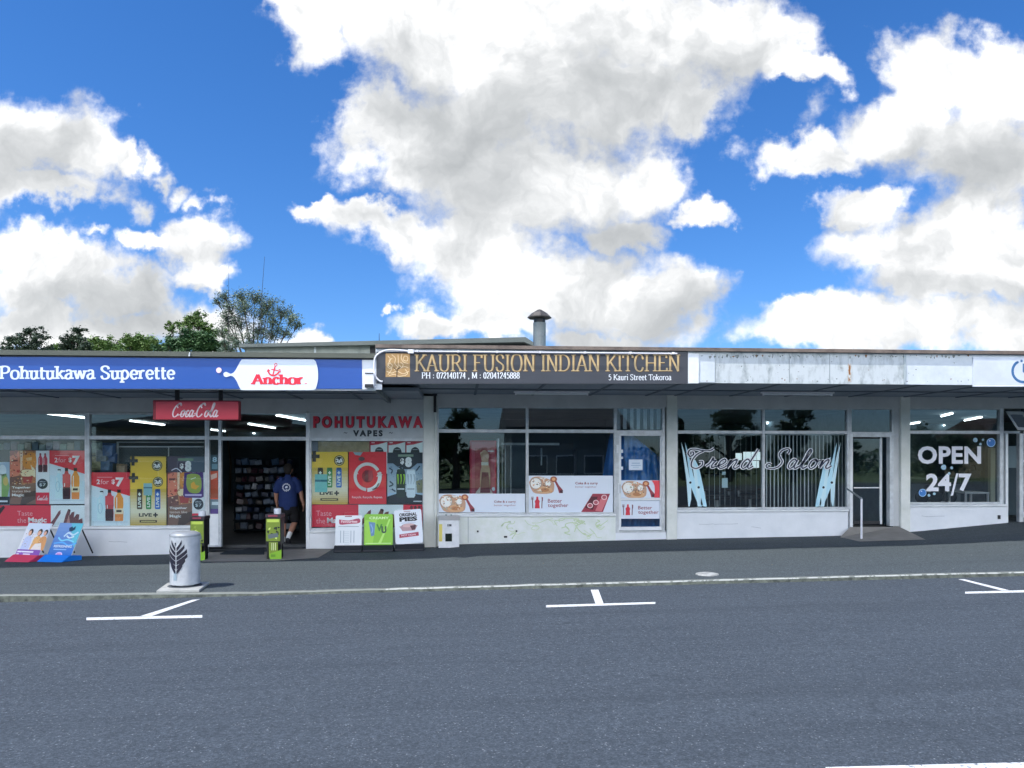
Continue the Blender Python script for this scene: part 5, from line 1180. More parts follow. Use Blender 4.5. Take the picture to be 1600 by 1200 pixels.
# ================================================================ litter bin
gb = gp(289, 919); yb = gb.y; rb_ = (X(312, yb) - X(266.5, yb)) / 2; xb = X(289.3, yb)
bin_ = empty('litter_bin', (xb, yb, gz(xb, yb)), 'round silver litter bin with a black fern emblem beside the kerb', 'bin')
ST = mat('brushed_steel', 'c6cace', .45, metal=.25, var=.6, vscale=7, c2='969ea4', bump=.08, bscale=14)
zb0, zb1 = Z(912, 289, yb), Z(836, 289, yb)
m_ = MB(); m_.lathe([(rb_*.9, 0), (rb_, .005), (rb_, zb1-zb0), (rb_*1.0, zb1-zb0+.004)], (xb, yb, zb0), ST, 48); m_.build('body', bin_, smooth='angle')
m_ = MB(); m_.lathe([(rb_*1.02, -.012), (rb_*1.03, .0), (rb_*1.02, .012), (rb_*.96, .028), (rb_*.72, .05), (rb_*.5, .05)], (xb, yb, zb1), mat('bin_lid', 'a6abae', .45, metal=.3, var=.2, vscale=5), 48); m_.build('lid', bin_, smooth='angle')
m_ = MB(); m_.lathe([(.07, 0), (.07, zb0 - gz(xb, yb))], (xb, yb, gz(xb, yb)), ST, 20); m_.lathe([(.12, 0), (.12, .02)], (xb, yb, zb0 - .03), ST, 20); m_.build('post', bin_, smooth='angle')
# emblem wrapped on the curved body
q = Print(0)
def cyl(a, b, l):
    th = (a - 289.3) / 22.75; th = max(-.98, min(.98, th)); ang = math.asin(th)
    rr_ = rb_ + .005 + l * .0006
    return Vector((xb + rr_*math.sin(ang), yb - rr_*math.cos(ang), zb1 - (b-836)/(912-836)*(zb1-zb0)))
q.mp = cyl
BK = C('1b1a2a', .5)
for k in range(6):
    v = 848 + k * 7.0; ln = [8, 12, 15.5, 16, 13, 9][k]
    for s in (-1, 1):
        a0 = 283 + s*.9; ln_ = ln * (.92 if s < 0 else 1)
        up_ = [(0, 5.5), (.25, 3.2), (.5, .3), (.75, -2.8), (.98, -6.5)]; lo_ = [(0, 11.2), (.25, 9.2), (.5, 6.5), (.75, 3.2), (1, -1)]
        for i_ in range(4): q.poly([(a0 + s*ln_*up_[i_][0], v + up_[i_][1]), (a0 + s*ln_*lo_[i_][0], v + lo_[i_][1]), (a0 + s*ln_*lo_[i_+1][0], v + lo_[i_+1][1]), (a0 + s*ln_*up_[i_+1][0], v + up_[i_+1][1])], BK, 1)
q.poly([(281,846),(283.4,845.5),(281.6,852)], BK, 1.2); q.rect(278.8, 891, 284.2, 904, C('7e8e98'), 1)
q.build('emblem', bin_)
# concrete pad
pts = [gp(244.5, 927), gp(311.5, 925.5), gp(328, 913), gp(262, 914.5)]
m_ = MB(); m_.prism([Vector((p.x, p.y, gz(p.x, p.y) + .003)) for p in pts], (0, 0, .035), mat('white_pad', 'b4b6b2', .8, var=.3, vscale=8)); m_.build('base_pad', bin_, bevel=.006)
m_ = MB(); m_.lathe([(.23, 0), (.23, .004)], (xb, yb, gz(xb, yb) + .0385), mat('pad_ring', '50565c', .9), 32); m_.build('base_plate', bin_)
# pale manhole lid
g1 = gp(1105, 898); m_ = MB(); m_.lathe([(.17, 0), (.165, .014), (.12, .024), (.01, .026)], (g1.x, g1.y, g1.z + .002), mat('pale_cover', 'b9bcba', .8, var=.6, vscale=9), 32)
m_.build('manhole_cover', smooth='angle', label='pale round service cover on the footpath near the kerb', cat='cover')
p0 = [gp(*a) for a in ((1083,893),(1150,894.5),(1150,900),(1128,902.5),(1083,897))]
# ================================================================ threshold slabs, mat, ramp, rail
m_ = MB(); pts = [PY(326, 853, -.06), PY(484, 853, -.06), gp(521, 858), gp(497, 872), gp(430, 877), gp(315, 878.5)]
m_.face([Vector((p.x, p.y, gz(p.x, p.y) + .008)) for p in pts], CONCR); m_.build('doorway_slab', kind='structure')
m_ = MB(); zz = gz(-4, .4); m_.box(X(326), X(484), -.06, 1.1, zz + .004, zz + .012, mat('doorway_lino', '4a4f54', .6, var=.5, vscale=5)); m_.build('doorway_floor', kind='structure')
pts = [gp(344, 867), gp(413, 867.5), gp(413, 853.5), gp(372, 853)]
m_ = MB(); m_.prism([Vector((p.x, p.y, gz(p.x, p.y) + .012)) for p in pts], (0, 0, .012), mat('rubber_mat', '1d2a36', .9, var=.3, vscale=20, bump=.5, bscale=90)); m_.build('door_mat', label='dark rubber door mat lying at the open doorway', cat='mat')
# ramp at the salon door
za_ = Z(823, 1360) - .0
A = Vector((X(1326), -.06, za_)); B_ = Vector((X(1403), -.06, za_)); c_ = gp(1446, 843.5); d_ = gp(1345, 846.5); e_ = gp(1313, 839.5)
m_ = MB()
for p in (c_, d_, e_): p.z += .006
m_.face([A, B_, c_, d_, e_], CONCR); m_.face([B_, Vector((B_.x, B_.y, -.2)), Vector((c_.x, c_.y, c_.z - .1)), c_], CONCR); m_.face([A, e_, Vector((e_.x, e_.y, -.2)), Vector((A.x, A.y, -.2))], CONCR); m_.face([d_, e_, Vector((e_.x, e_.y, -.1)), Vector((d_.x, d_.y, -.1))], CONCR)
m_.build('entrance_ramp', kind='structure')
gr = gp(1346, 843.5); yr = gr.y
hr = empty('handrail', gr, 'thin white bent handrail on the concrete ramp at the salon door', 'handrail')
m_ = MB(); zt_ = Z(780, 1347, yr); m_.tube([(gr.x, yr, gr.z - .02), (gr.x, yr, zt_ - .0)], .021, WP, 12); m_.build('post', hr, smooth='angle')
m_ = MB(); m_.tube([(gr.x, yr, zt_ - .01), (gr.x, yr, zt_ + .012), tuple(PY(1324, 764, -.12))], .019, mat('rail_grey', '8a9298', .4, metal=.4), 12); m_.build('rail', hr, smooth='angle')
# ================================================================ meter cabinet
g2 = gp(702, 856); y = g2.y; x0, x1 = X(685, y), X(717.5, y); zt = Z(811, 700, y)
mc = empty('meter_cabinet', g2, 'white meter box with a yellow strip and small black window beside the grocery pillar', 'cabinet')
CAB = mat('cabinet_white', 'e6e8ea', .45, var=.25, vscale=5)
m_ = MB(); m_.box(x0, x1, y, -.062, g2.z, zt - .02, CAB); m_.build('body', mc, bevel=.006)
m_ = MB(); m_.prism([(x0 - .01, y - .02, zt - .02), (x0 - .01, -.065, zt + .05), (x0 - .01, -.065, zt - .02)], (x1-x0+.02, 0, 0), mat('cabinet_top', 'c6cacc', .5)); m_.build('lid', mc)
q = Print(0); q.mp = lambda a, b, l: PY(a, b, y - .001) + Vector((0, -l*.0012, 0))
q.rect(686, 819, 691, 846, C('c2b45c'), 1); q.rect(699, 819, 705.5, 822.5, C('454c54'), 1); q.text('G', 700, 819.4, 702, 822, C('e6e6e6'), 2); q.build('warning_sticker', mc)
m_ = MB(); m_.box(X(695.8, y), X(706.3, y), y - .012, y - .002, Z(846, 700, y), Z(833.5, 700, y), mat('meter_window', '16211c', .15)); m_.build('viewing_window', mc, bevel=.01)
for u in (697, 705):
    m_ = MB(); m_.tube([PY(u, 811, -.1), PY(u, 804, -.1)], .018, mat('teal_pipe', '3a6a66', .5), 10); m_.build('pipe', mc)
# ================================================================ person in the doorway
SKIN = mat('skin', 'a87c68', .55, var=.25, vscale=12); SHIRT = mat('blue_shirt', '132b60', .85, var=.5, vscale=9, c2='122858', bump=.3, bscale=25)
SHORT = mat('black_shorts', '14151b', .9, var=.3, vscale=9); HAIR = mat('dark_hair', '1e1814', .8, var=.3, vscale=30, bump=.6, bscale=80)
py = .62; pxx = X(450, py); pz = gz(pxx, .4) + .012
def V(x, y, z): return Vector((pxx + x, py + y, pz + z))
person = None
def chain(m_, pts, mt, n=14):
    m_.tube([V(*p[:3]) for p in pts], [p[3] if isinstance(p[3], tuple) else p[3] for p in pts], mt, n)
    for p in (pts[0], pts[-1]):
        r = p[3] if not isinstance(p[3], tuple) else min(p[3]); m_.ball(V(*p[:3]), r, mt, 8)
def remesh(o, vox, sm=4):
    r = o.modifiers.new('remesh', 'REMESH'); r.mode = 'VOXEL'; r.voxel_size = vox; r.use_smooth_shade = True
    s = o.modifiers.new('smooth', 'SMOOTH'); s.iterations = sm; s.factor = .5
b_ = MB()
# facing away (+y), standing on the left leg, right leg trailing with a raised heel
chain(b_, [(0,0,.86,(.16,.115)),(0,.0,1.0,(.165,.12)),(0,.0,1.15,(.165,.12)),(0,-.01,1.3,(.17,.11)),(0,-.01,1.4,(.13,.08)),(0,0,1.46,(.06,.06))], SKIN, 20)
chain(b_, [(0,.0,1.42,.058),(0,.02,1.53,.052)], SKIN)
b_.ball(V(0,.03,1.615), (.078,.098,.115), SKIN, 12); b_.ball(V(0,.125,1.6), (.014,.02,.02), SKIN, 6); b_.ball(V(0,.1,1.545), (.035,.03,.03), SKIN, 6)
for s in (-1, 1): b_.ball(V(s*.08,.03,1.605), (.012,.02,.032), SKIN, 6)
# arms
chain(b_, [(-.17,0,1.38,.062),(-.225,0,1.28,.056),(-.25,.0,1.12,.047),(-.255,.03,1.0,.042),(-.25,.06,.9,.032),(-.245,.07,.86,.028)], SKIN)
chain(b_, [(.17,0,1.38,.062),(.23,-.01,1.28,.056),(.275,-.02,1.12,.047),(.3,-.03,1.0,.042),(.325,-.03,.9,.032),(.33,-.03,.86,.028)], SKIN)
for s, hx, hy in ((-1,-.243,.075),(1,.335,-.03)):
    b_.ball(V(hx, hy, .82), (.02,.042,.048), SKIN, 8)
    for k, (dy_, ln) in enumerate(((-.03,.05),(-.01,.062),(.01,.066),(.03,.058))):
        chain(b_, [(hx,hy-dy_,.79,.0095),(hx-s*.004,hy-dy_,.79-ln*.55,.009),(hx-s*.016,hy-dy_,.79-ln,.008)], SKIN, 8)
    chain(b_, [(hx-s*.005,hy+.035,.835,.011),(hx-s*.016,hy+.055,.81,.01),(hx-s*.022,hy+.058,.785,.009)], SKIN, 8)
# legs
chain(b_, [(-.085,0,.86,.1),(-.095,.0,.7,.088),(-.095,.01,.5,.06),(-.095,-.015,.36,.062),(-.095,-.01,.2,.045),(-.095,0,.08,.038)], SKIN)
chain(b_, [(.085,0,.86,.1),(.11,.06,.7,.088),(.125,.1,.5,.06),(.09,.0,.37,.062),(.055,-.1,.25,.045),(.035,-.16,.17,.038)], SKIN)
body = b_.build('person', smooth=True, origin=V(0,0,0), label='person in a blue T-shirt and black shorts walking away into the open doorway', cat='person'); remesh(body, .0055, 3)
person = body
def cl(name, m_, vox=.008, label=None):
    o = m_.build(name, person, smooth=True, label=label); remesh(o, vox, 5); return o
t_ = MB()
chain(t_, [(0,0,.83,(.195,.15)),(0,.0,.95,(.2,.155)),(0,.0,1.1,(.19,.145)),(0,-.01,1.25,(.19,.132)),(0,-.01,1.36,(.175,.11)),(0,-.005,1.43,(.1,.08)),(0,.0,1.46,(.07,.07))], SHIRT, 24)
for s in (-1, 1): chain(t_, [(s*.14,0,1.385,.078),(s*.2,0,1.32,.078),(s*.238,-.005,1.2,.074),(s*.244,-.005,1.17,.073)], SHIRT, 16)
cl('t_shirt', t_)
t_ = MB(); chain(t_, [(0,0,.92,(.18,.135)),(0,0,.82,(.185,.14)),(0,.0,.76,(.18,.13))], SHORT, 20); chain(t_, [(-.09,0,.8,.105),(-.1,.0,.66,.103),(-.1,.0,.55,.1)], SHORT, 16); chain(t_, [(.09,.0,.8,.105),(.115,.06,.68,.103),(.125,.09,.56,.1)], SHORT, 16); cl('shorts', t_)
t_ = MB(); t_.ball(V(0,.012,1.65), (.088,.1,.1), HAIR, 12); t_.ball(V(0,-.03,1.6), (.08,.068,.09), HAIR, 10); t_.ball(V(0,-.02,1.545), (.06,.055,.05), HAIR, 8); cl('hair', t_, .007)
SOCK = mat('white_sock', 'd9dcde', .9); SHOE = mat('dark_shoe', '2a2d33', .7); SOLE = mat('white_sole', 'd5d8da', .6)
t_ = MB(); chain(t_, [(-.095,-.012,.17,.048),(-.095,0,.08,.046)], SOCK, 12); cl('sock', t_)
t_ = MB(); chain(t_, [(.062,-.085,.27,.05),(.035,-.16,.17,.047)], SOCK, 12); cl('sock', t_)
t_ = MB(); chain(t_, [(-.095,-.03,.05,(.042,.045)),(-.095,.08,.045,(.046,.04)),(-.1,.17,.035,(.044,.03))], SHOE, 14); cl('shoe', t_)
t_ = MB(); t_.box(pxx-.14, pxx-.05, py-.07, py+.21, pz+.0, pz+.022, SOLE); o_ = t_.build('shoe_sole', person, bevel=.01)
t_ = MB(); chain(t_, [(.035,-.18,.15,(.04,.045)),(.045,-.11,.07,(.044,.038)),(.05,-.05,.035,(.042,.03))], SHOE, 14); cl('shoe', t_)
# printed roundel across the shoulder blades: follows the shirt's back
lg = MB(); LW = mat('shirt_print', 'c9cfdc', .8)
def bk(a, z): return V(a, -.01 - .128 * math.sqrt(max(.05, 1 - (a/.205)**2)) - .022 - .006, z)
for k in range(28):
    t0, t1 = 2*math.pi*k/28, 2*math.pi*(k+.78)/28; r0, r1 = .062, .088 if k % 2 else .08
    lg.face([bk(r0*math.cos(t0), 1.24+r0*math.sin(t0)), bk(r1*math.cos(t0), 1.24+r1*math.sin(t0)), bk(r1*math.cos(t1), 1.24+r1*math.sin(t1)), bk(r0*math.cos(t1), 1.24+r0*math.sin(t1))], LW)
lg.face([bk(-.03,1.225), bk(-.012,1.265), bk(.02,1.27), bk(.034,1.24), bk(.0,1.22)], LW); lg.face([bk(-.02,1.2), bk(.03,1.205), bk(.01,1.185)], LW)
lg.build('shirt_print', person)
# ================================================================ inside the shops
TUBE = mat('lit_tube', 'ffffff', .5, emit=('f4fbff', 3.2)); FIT = mat('light_batten', 'd6dcde', .5)
def ceil_light(u0, v0, u1, v1, label, z=2.95, ln=None):
    a = PZ(u0, v0, z); c = PZ(u1, v1, z)
    if ln: d = (c - a).normalized(); mid = (a + c) / 2; a, c = mid - d*ln/2, mid + d*ln/2
    root = empty('ceiling_light', ((a.x+c.x)/2, (a.y+c.y)/2, z), label, 'ceiling light', 'lit tube lights inside the shops')
    m_ = MB(); m_.tube([a, c], .019, TUBE, 8); m_.build('tube', root); m_ = MB(); d = (c-a).normalized(); n_ = Vector((-d.y, d.x, 0)) * .05
    m_.prism([a + n_ + Vector((0,0,.035)), c + n_ + Vector((0,0,.035)), c - n_ + Vector((0,0,.035)), a - n_ + Vector((0,0,.035))], (0, 0, .03), FIT); m_.build('batten', root)
    return a, c
ceil_light(70, 646, 134, 653, 'lit tube light seen through the leftmost grocery window')
ceil_light(203, 657.5, 257, 664, 'lit tube light left of the hanging red sign')
ceil_light(326, 671, 352, 674, 'lit tube light just below the hanging red sign')
ceil_light(388, 662.5, 430, 669, 'lit tube light over the doorway, upper left of two')
ceil_light(432, 649, 477, 657, 'lit tube light over the doorway, nearest to the VAPES sign')
ceil_light(395, 677, 430, 680.5, 'lit tube light over the doorway, lowest one')
ceil_light(1187, 669, 1212, 653, 'lit tube light in the salon behind the window mullion', 2.95, 1.1)
ceil_light(1418, 663.5, 1437, 660, 'lit tube light at the left side of the laundry window', 3.0)
ceil_light(1467, 651.5, 1493, 645, 'lit tube light in the middle of the laundry window, biggest', 3.0, 1.3)
ceil_light(1507, 657, 1534, 652, 'lit tube light at the right side of the laundry window', 3.0)
ceil_light(1456, 668, 1476, 664.5, 'lit tube light in the middle of the laundry window, lowest', 3.0)
# crisp bags heaped behind the window
rr = random.Random(5)
# snack rack in the doorway with hanging packets
yk = 3.0; rx0, rx1 = X(364, yk), X(424, yk); rz0 = gz(-4, .4)
rack = empty('shop_shelf', ((rx0+rx1)/2, yk, rz0), 'dark shelving rack full of packets seen through the open doorway', 'shelf')
m_ = MB(); m_.box(rx0 - .05, rx1 + .6, yk + .28, yk + .32, rz0, Z(716, 400, yk), IND); m_.build('back_panel', rack)
cols = {'silver': '7c8a9e', 'pale blue': '5d7ca0', 'red': '4c2838', 'tan': '5c5450', 'white': 'b0bac8', 'dark blue': '22365a', 'black': '1a2028'}
vrow = [722, 735, 748, 760, 772, 784, 796, 808, 822]
words = ['top', 'second', 'third', 'fourth', 'fifth', 'sixth', 'seventh', 'eighth', 'lowest']
protos = {}; seen = {}; ordw = ['first', 'second', 'third', 'fourth', 'fifth', 'sixth', 'seventh', 'eighth', 'ninth', 'tenth']
for r_, v in enumerate(vrow):
    z = Z(v + 5, 400, yk) + rr.uniform(-.01, .01)
    m_ = MB(); m_.box(rx0, rx1 + .55, yk, yk + .28, z - .012, z, IND); m_.build('shelf_board', rack)
    x = rx0 + .03
    while x < rx1 + .45:
        cn_ = rr.choice(list(cols)); w = rr.uniform(.1, .2); h = rr.uniform(.11, .17)
        if r_ == 5 and x > rx1: h = .1
        key = cn_
        if key not in protos:
            m_ = MB(); mm = mat('packet_' + cn_.replace(' ', '_'), cols[cn_], .35, var=.4, vscale=25)
            m_.raw([(-.5,0,0),(.5,0,0),(.5,0,1),(-.5,0,1),(-.38,-.22,.12),(.38,-.22,.12),(.38,-.22,.86),(-.38,-.22,.86)], [(0,1,5,4),(1,2,6,5),(2,3,7,6),(3,0,4,7),(4,5,6,7),(3,2,1,0)], mm)
            o = m_.build('snack_packet', origin=(0,0,0)); protos[key] = o
        else:
            o = protos[key].copy(); COL.objects.link(o)
        o.location = (x + w/2, yk + .05 + rr.uniform(0, .1), z + .001); o.scale = (w, w, h); o.rotation_euler = (rr.uniform(-.15, .05), rr.uniform(-.3, .3), rr.uniform(-.4, .4))
        seen[(r_, cn_)] = seen.get((r_, cn_), 0) + 1
        tag(o, '%s %s packet from the left on the %s shelf inside the doorway' % (ordw[seen[(r_, cn_)]-1], cn_, words[r_]), 'packet', 'snack packets on the doorway rack')
        x += w * rr.uniform(.8, 1.35)
# security grille behind the second window
sg = empty('window_grille', (X(250, .5), .5, Z(715, 250, .5)), 'white framed diamond mesh grille behind the grocery window', 'grille')
m_ = MB(); yg = .5
for a, b_2, c2_, d2_ in ((182, 690, 185, 830), (185, 690, 318, 692), (185, 697, 318, 699), (262.5, 699, 264, 720)): m_.pbox(a, b_2, c2_, d2_, yg, yg + .03, ALUW)
m_.build('frame', sg)
m_ = MB(); u = 186.0
GM = mat('grille_wire', '8f9da4', .5, metal=.3)
x0, x1, z0, z1 = X(185, yg), X(318, yg), Z(735, 250, yg), Z(699, 250, yg); h = z1 - z0; st = .062
k = x0 - h
while k < x1:
    for s in (1, -1):
        a = Vector((k, yg + .01, z0 if s > 0 else z1)); c = Vector((k + h, yg + .01, z1 if s > 0 else z0))
        t0 = max(0, (x0 - k) / h); t1 = min(1, (x1 - k) / h)
        if t1 > t0: m_.tube([a.lerp(c, t0), a.lerp(c, t1)], .006, GM, 4, False)
    k += st
m_.build('mesh', sg)
# crisp bags in the window
for k, (u, v, r_, c, nm) in enumerate(((150,700,9,'9fb7ae','pale green'),(160,712,10,'8f9aa0','grey'),(170,704,10,'2f5f96','blue'),(152,724,9,'b9b48a','olive'),(166,727,9,'4a6e94','steel blue'),(176,716,7,'274f86','dark blue'),(190,734,8,'a58a68','tan'))):
    yy = .3; m_ = MB(); mm = mat('bag_' + nm.replace(' ', '_'), c, .3, var=.6, vscale=14)
    cpt = PY(u, v, yy); w = r_ * .0135
    m_.raw([cpt + Vector(q_) * w for q_ in ((-1,0,-1.2),(1,0,-1.1),(1.05,0,1.1),(-.95,0,1.2),(-.7,-.45,-.8),(.7,-.5,-.8),(.75,-.4,.8),(-.7,-.5,.8))], [(0,1,5,4),(1,2,6,5),(2,3,7,6),(3,0,4,7),(4,5,6,7),(3,2,1,0)], mm)
    m_.build('crisp_bag', label=nm + ' crisp bag piled behind the grocery window beside the grille', cat='packet', group='crisp bags behind the grocery window')
# shelf of mixed stock behind the leftmost window
ss = empty('stock_shelf', (X(60, .5), .5, Z(830, 60, .5)), 'low stock shelf behind the posters of the leftmost window', 'shelf')
m_ = MB(); m_.box(X(-60, .5), X(132, .5), .3, .7, 0, Z(703, 60, .5), mat('stock_dark', '4b5c64', .8)); m_.build('cabinet', ss)
for k in range(12):
    u = 2 + k * 11; m_ = MB(); w = .07; c = ['9fb4b4','7f8fa8','b4a6b8','8fa8a0','c4bcae','6f8798'][k % 6]; cp = PY(u, 703, .45)
    m_.box(cp.x - w, cp.x + w * .8, .4, .5, cp.z, cp.z + .12 + .03 * (k % 3), mat('stock_' + c, c, .5, var=.3, vscale=20))
    m_.build('stock_box', label='pale box number %s' % k if False else ['sage','slate','mauve','mint','cream','steel'][k % 6] + ' box on top of the stock shelf, ' + ('left' if k < 6 else 'right') + ' half of the leftmost window', cat='box', group='boxes along the top of the stock shelf', bevel=.01)
# ---- restaurant inside
yf = .55; fr = empty('drinks_fridge', (X(757, yf), yf, .17), 'tall red drinks fridge seen through the left restaurant window', 'fridge')
FRD = mat('fridge_red', 'e03450', .4, var=.3, vscale=3)
m_ = MB(); m_.box(X(734, yf), X(776, yf), yf, yf + .7, .17, Z(688, 757, yf), FRD); m_.build('body', fr, bevel=.02)
q = Print(yf - .003); q.rect(737, 691, 773, 800, C('b5485a'), 1); q.rect(742, 700, 768, 798, C('a0303f'), 2); q.poly(catmull([(750,708),(757,703),(764,710),(763,722),(766,740),(764,775),(752,775),(750,742),(753,724),(750,708)],3), C('b98f74'), 3); q.rect(752, 722, 763, 727, C('d9cfbf'), 4)
q.poly([(753,738),(763,738),(766,770),(750,770)], C('7a2c34'), 4); q.poly(catmull([(743,770),(752,760),(766,764),(770,776),(760,786),(744,784),(743,770)],3), C('c9b6a8'), 3.5); q.ell(771, 764, 2.4, 3, C('d6dce0'), 3); q.rect(762, 704, 771, 706, C('e0c8cc'), 4)
q.build('door_print', fr)
m_ = MB(); m_.pbox(777, 685, 780, 800, yf, yf + .6, ALUW); m_.build('door_edge', fr)
kc = empty('kitchen_cabinet', (X(890, 2.5), 2.5, .2), 'tall dark kitchen cabinet with steel edges behind the restaurant glass', 'cabinet')
m_ = MB(); m_.box(X(826, 2.5), X(896, 2.5), 2.5, 3.2, .17, Z(692, 860, 2.5), mat('cabinet_black', '0f1218', .5)); m_.box(X(902, 2.5), X(945, 2.5), 2.6, 3.2, .17, Z(702, 920, 2.5), mat('cabinet_navy', '1b2c3a', .5)); m_.build('body', kc)
m_ = MB(); m_.pbox(826, 692, 868, 694.5, 2.44, 2.5, ALU); m_.pbox(845, 700, 847, 727, 2.44, 2.5, ALU); m_.build('steel_trim', kc)
cf_ = empty('cold_cabinet', (X(800, 2.0), 2.0, .17), 'glass doored cabinet with steel posts beside the red fridge', 'cabinet')
m_ = MB(); m_.box(X(783, 2), X(820, 2), 2.0, 2.6, .17, Z(693, 800, 2), mat('cold_dark', '16303c', .3)); m_.build('body', cf_)
for u in (784, 789, 797.5):
    m_ = MB(); m_.pbox(u, 696, u + 1.5, 800, 1.95, 2.0, ALU); m_.build('door_post', cf_)
m_ = MB(); m_.pbox(783, 692, 874, 695.5, 1.9, 1.95, ALU); m_.build('top_rail', cf_)
# blue sheet hanging across the door
def cloth(name, pts_u, v_top, v_bot, yy, m, label, cat):
    m_ = MB(); n_ = 36; rows = 14
    vs = []; rr = random.Random(3)
    for j in range(rows + 1):
        for i in range(n_ + 1):
            t = i / n_; u = pts_u[0] + (pts_u[1]-pts_u[0]) * t; s = j / rows
            vt = v_top(u); vb = v_bot(u); v = vt + (vb - vt) * s
            y_ = yy + .05 * math.sin(t * 21 + s * 5) + .03 * math.sin(t * 47 - s * 4) + .04 * math.sin(s * 9 + t * 9)
            vs.append(PY(u, v, y_))
    w_ = n_ + 1
    m_.raw(vs, [(j*w_+i, j*w_+i+1, (j+1)*w_+i+1, (j+1)*w_+i) for j in range(rows) for i in range(n_)], m)
    o = m_.build(name, smooth=True, label=label, cat=cat); s_ = o.modifiers.new('thick', 'SOLIDIFY'); s_.thickness = .004; return o
TARP = mat('blue_tarp', '2f7ac8', .35, var=.5, vscale=5, c2='1f5fa8', bump=.5, bscale=9)
def vt(u):
    if u < 953: return 812 - (u - 930) * 5.9
    if u < 985: return 677
    return 677 + (u - 985) * .82
cloth('blue_tarpaulin', (938, 1034), vt, lambda u: 826, .42, TARP, 'creased blue sheet hanging behind the restaurant door glass', 'tarpaulin')
# vertical blinds
def blinds(name, u0, u1, v0, v1, step, w, yy, m, label, seed=1, skip=None, ang=.5):
    m_ = MB(); rr = random.Random(seed); u = u0
    while u < u1:
        if not (skip and skip(u)):
            x = X(u, yy); a = ang + rr.uniform(-.08, .08); hw = w / 2
            dx_, dy_ = hw * math.cos(a), hw * math.sin(a); tb = rr.uniform(-.01, .01)
            zt_, zb_2 = Z(v0, u, yy), Z(v1, u, yy)
            m_.prism([(x-dx_, yy-dy_, zb_2), (x+dx_+tb, yy+dy_, zb_2), (x+dx_, yy+dy_, zt_), (x-dx_, yy-dy_, zt_)], (.001, -.002, 0), m)
        u += step
    m_.box(X(u0, yy), X(u1, yy), yy - .02, yy + .02, Z(v0, u0, yy), Z(v0 - 2, u0, yy), ALUW)
    return m_.build(name, label=label, cat='blind')
BL = mat('blind_fabric', 'd3dde2', .8, var=.3, vscale=4)
blinds('vertical_blind', 966, 1034, 637, 671, 10.5, .1, .12, BL, 'six pale vertical blind slats above the restaurant door', 2)
blinds('vertical_blind', 1198, 1318, 680, 792, 5.9, .06, .14, BL, 'closely spaced vertical blind behind the word Salon', 4, ang=.8)
blinds('vertical_blind', 1108, 1190, 680, 792, 8.2, .05, .14, mat('blind_dim', 'b4c2ca', .8), 'dim widely spaced vertical blind behind the word Trend', 5, ang=1.15)
# salon inside
mr = empty('salon_mirror', (X(1170, 4), 4, 1.4), 'bright bank of white panels seen through the word Trend', 'mirror')
for k, (a, b2, c2_, d2_) in enumerate(((1150, 708, 1159, 719), (1162, 706, 1174, 722), (1175, 706, 1188, 719), (1176, 720, 1186, 731))):
    m_ = MB(); m_.pbox(a, b2, c2_, d2_, 4, 4.03, mat('glow_panel', 'd3e0e4', .5, emit=('cfe2e8', .45))); m_.build('panel', mr)  # panels emit a weak glow of their own
for k, (a, b2, c2_, d2_) in enumerate(((1128, 737, 1134, 742), (1128, 747, 1137, 762))):
    m_ = MB(); m_.pbox(a, b2, c2_, d2_, .1, .103, C('9fb4c0')); m_.build('paper_notice', label=['small upper paper notice inside the salon window under the word Trend', 'larger lower paper notice inside the salon window under the word Trend'][k], cat='notice')
def chair(u, yy, z0, label, c='151b22'):
    x = X(u, yy); root = empty('salon_chair', (x, yy, z0), label, 'chair', 'styling chairs'); mm = mat('chair_' + c, c, .4)
    m_ = MB(); m_.box(x-.27, x+.27, yy-.25, yy+.25, z0+.45, z0+.56, mm); m_.build('seat', root, bevel=.04)
    m_ = MB(); m_.box(x-.25, x+.25, yy+.2, yy+.3, z0+.6, z0+1.1, mm); m_.build('backrest', root, bevel=.04)
    for s in (-1, 1):
        m_ = MB(); m_.box(x+s*.3-.03, x+s*.3+.03, yy-.2, yy+.2, z0+.66, z0+.7, mm); m_.box(x+s*.3-.02, x+s*.3+.02, yy-.02, yy+.02, z0+.5, z0+.66, ALU); m_.build('armrest', root, bevel=.01)
    m_ = MB(); m_.lathe([(.27, 0), (.27, .02), (.05, .05), (.04, .45)], (x, yy, z0), ALU, 20); m_.build('pedestal', root, smooth='angle')
chair(1120, 2.6, ZF_B, 'dark styling chair behind the dim blind, left of the mirror panels'); chair(1172, 3.0, ZF_B, 'dark styling chair below the bright white panels')
# laundry inside
def washer(u, yy, z0, label, c='8fa2ac'):
    x = X(u, yy); root = empty('washing_machine', (x, yy, z0), label, 'washing machine', 'washing machines in the laundry')
    m_ = MB(); m_.box(x-.33, x+.33, yy, yy+.7, z0, z0+1.05, mat('washer_body', c, .4, var=.2, vscale=3)); m_.build('body', root, bevel=.02)
    m_ = MB(); m_.lathe([(.2, 0), (.2, -.03), (.16, -.04)], (x, yy, z0+.5), mat('washer_door', '2c3a44', .2), 28, ax='y'); m_.build('door', root, smooth='angle')
    m_ = MB(); m_.box(x-.3, x+.3, yy-.015, yy-.001, z0+.86, z0+1.0, mat('washer_panel', '3d4f5c', .3)); m_.build('control_panel', root)
for k, u in enumerate((1440, 1462, 1484)): washer(u, 5.0, .28, ['left', 'middle', 'right'][k] + ' one of three grey washing machines behind the laundry lettering')
tb_ = empty('folding_table', (X(1520, 1.8), 1.8, .28), 'pale folding table inside the laundry under the digit 7', 'table')
yy = 1.8; m_ = MB(); m_.box(X(1508, yy), X(1546, yy), yy, yy+.7, .28+.72, .28+.76, ALUW); m_.build('tabletop', tb_)
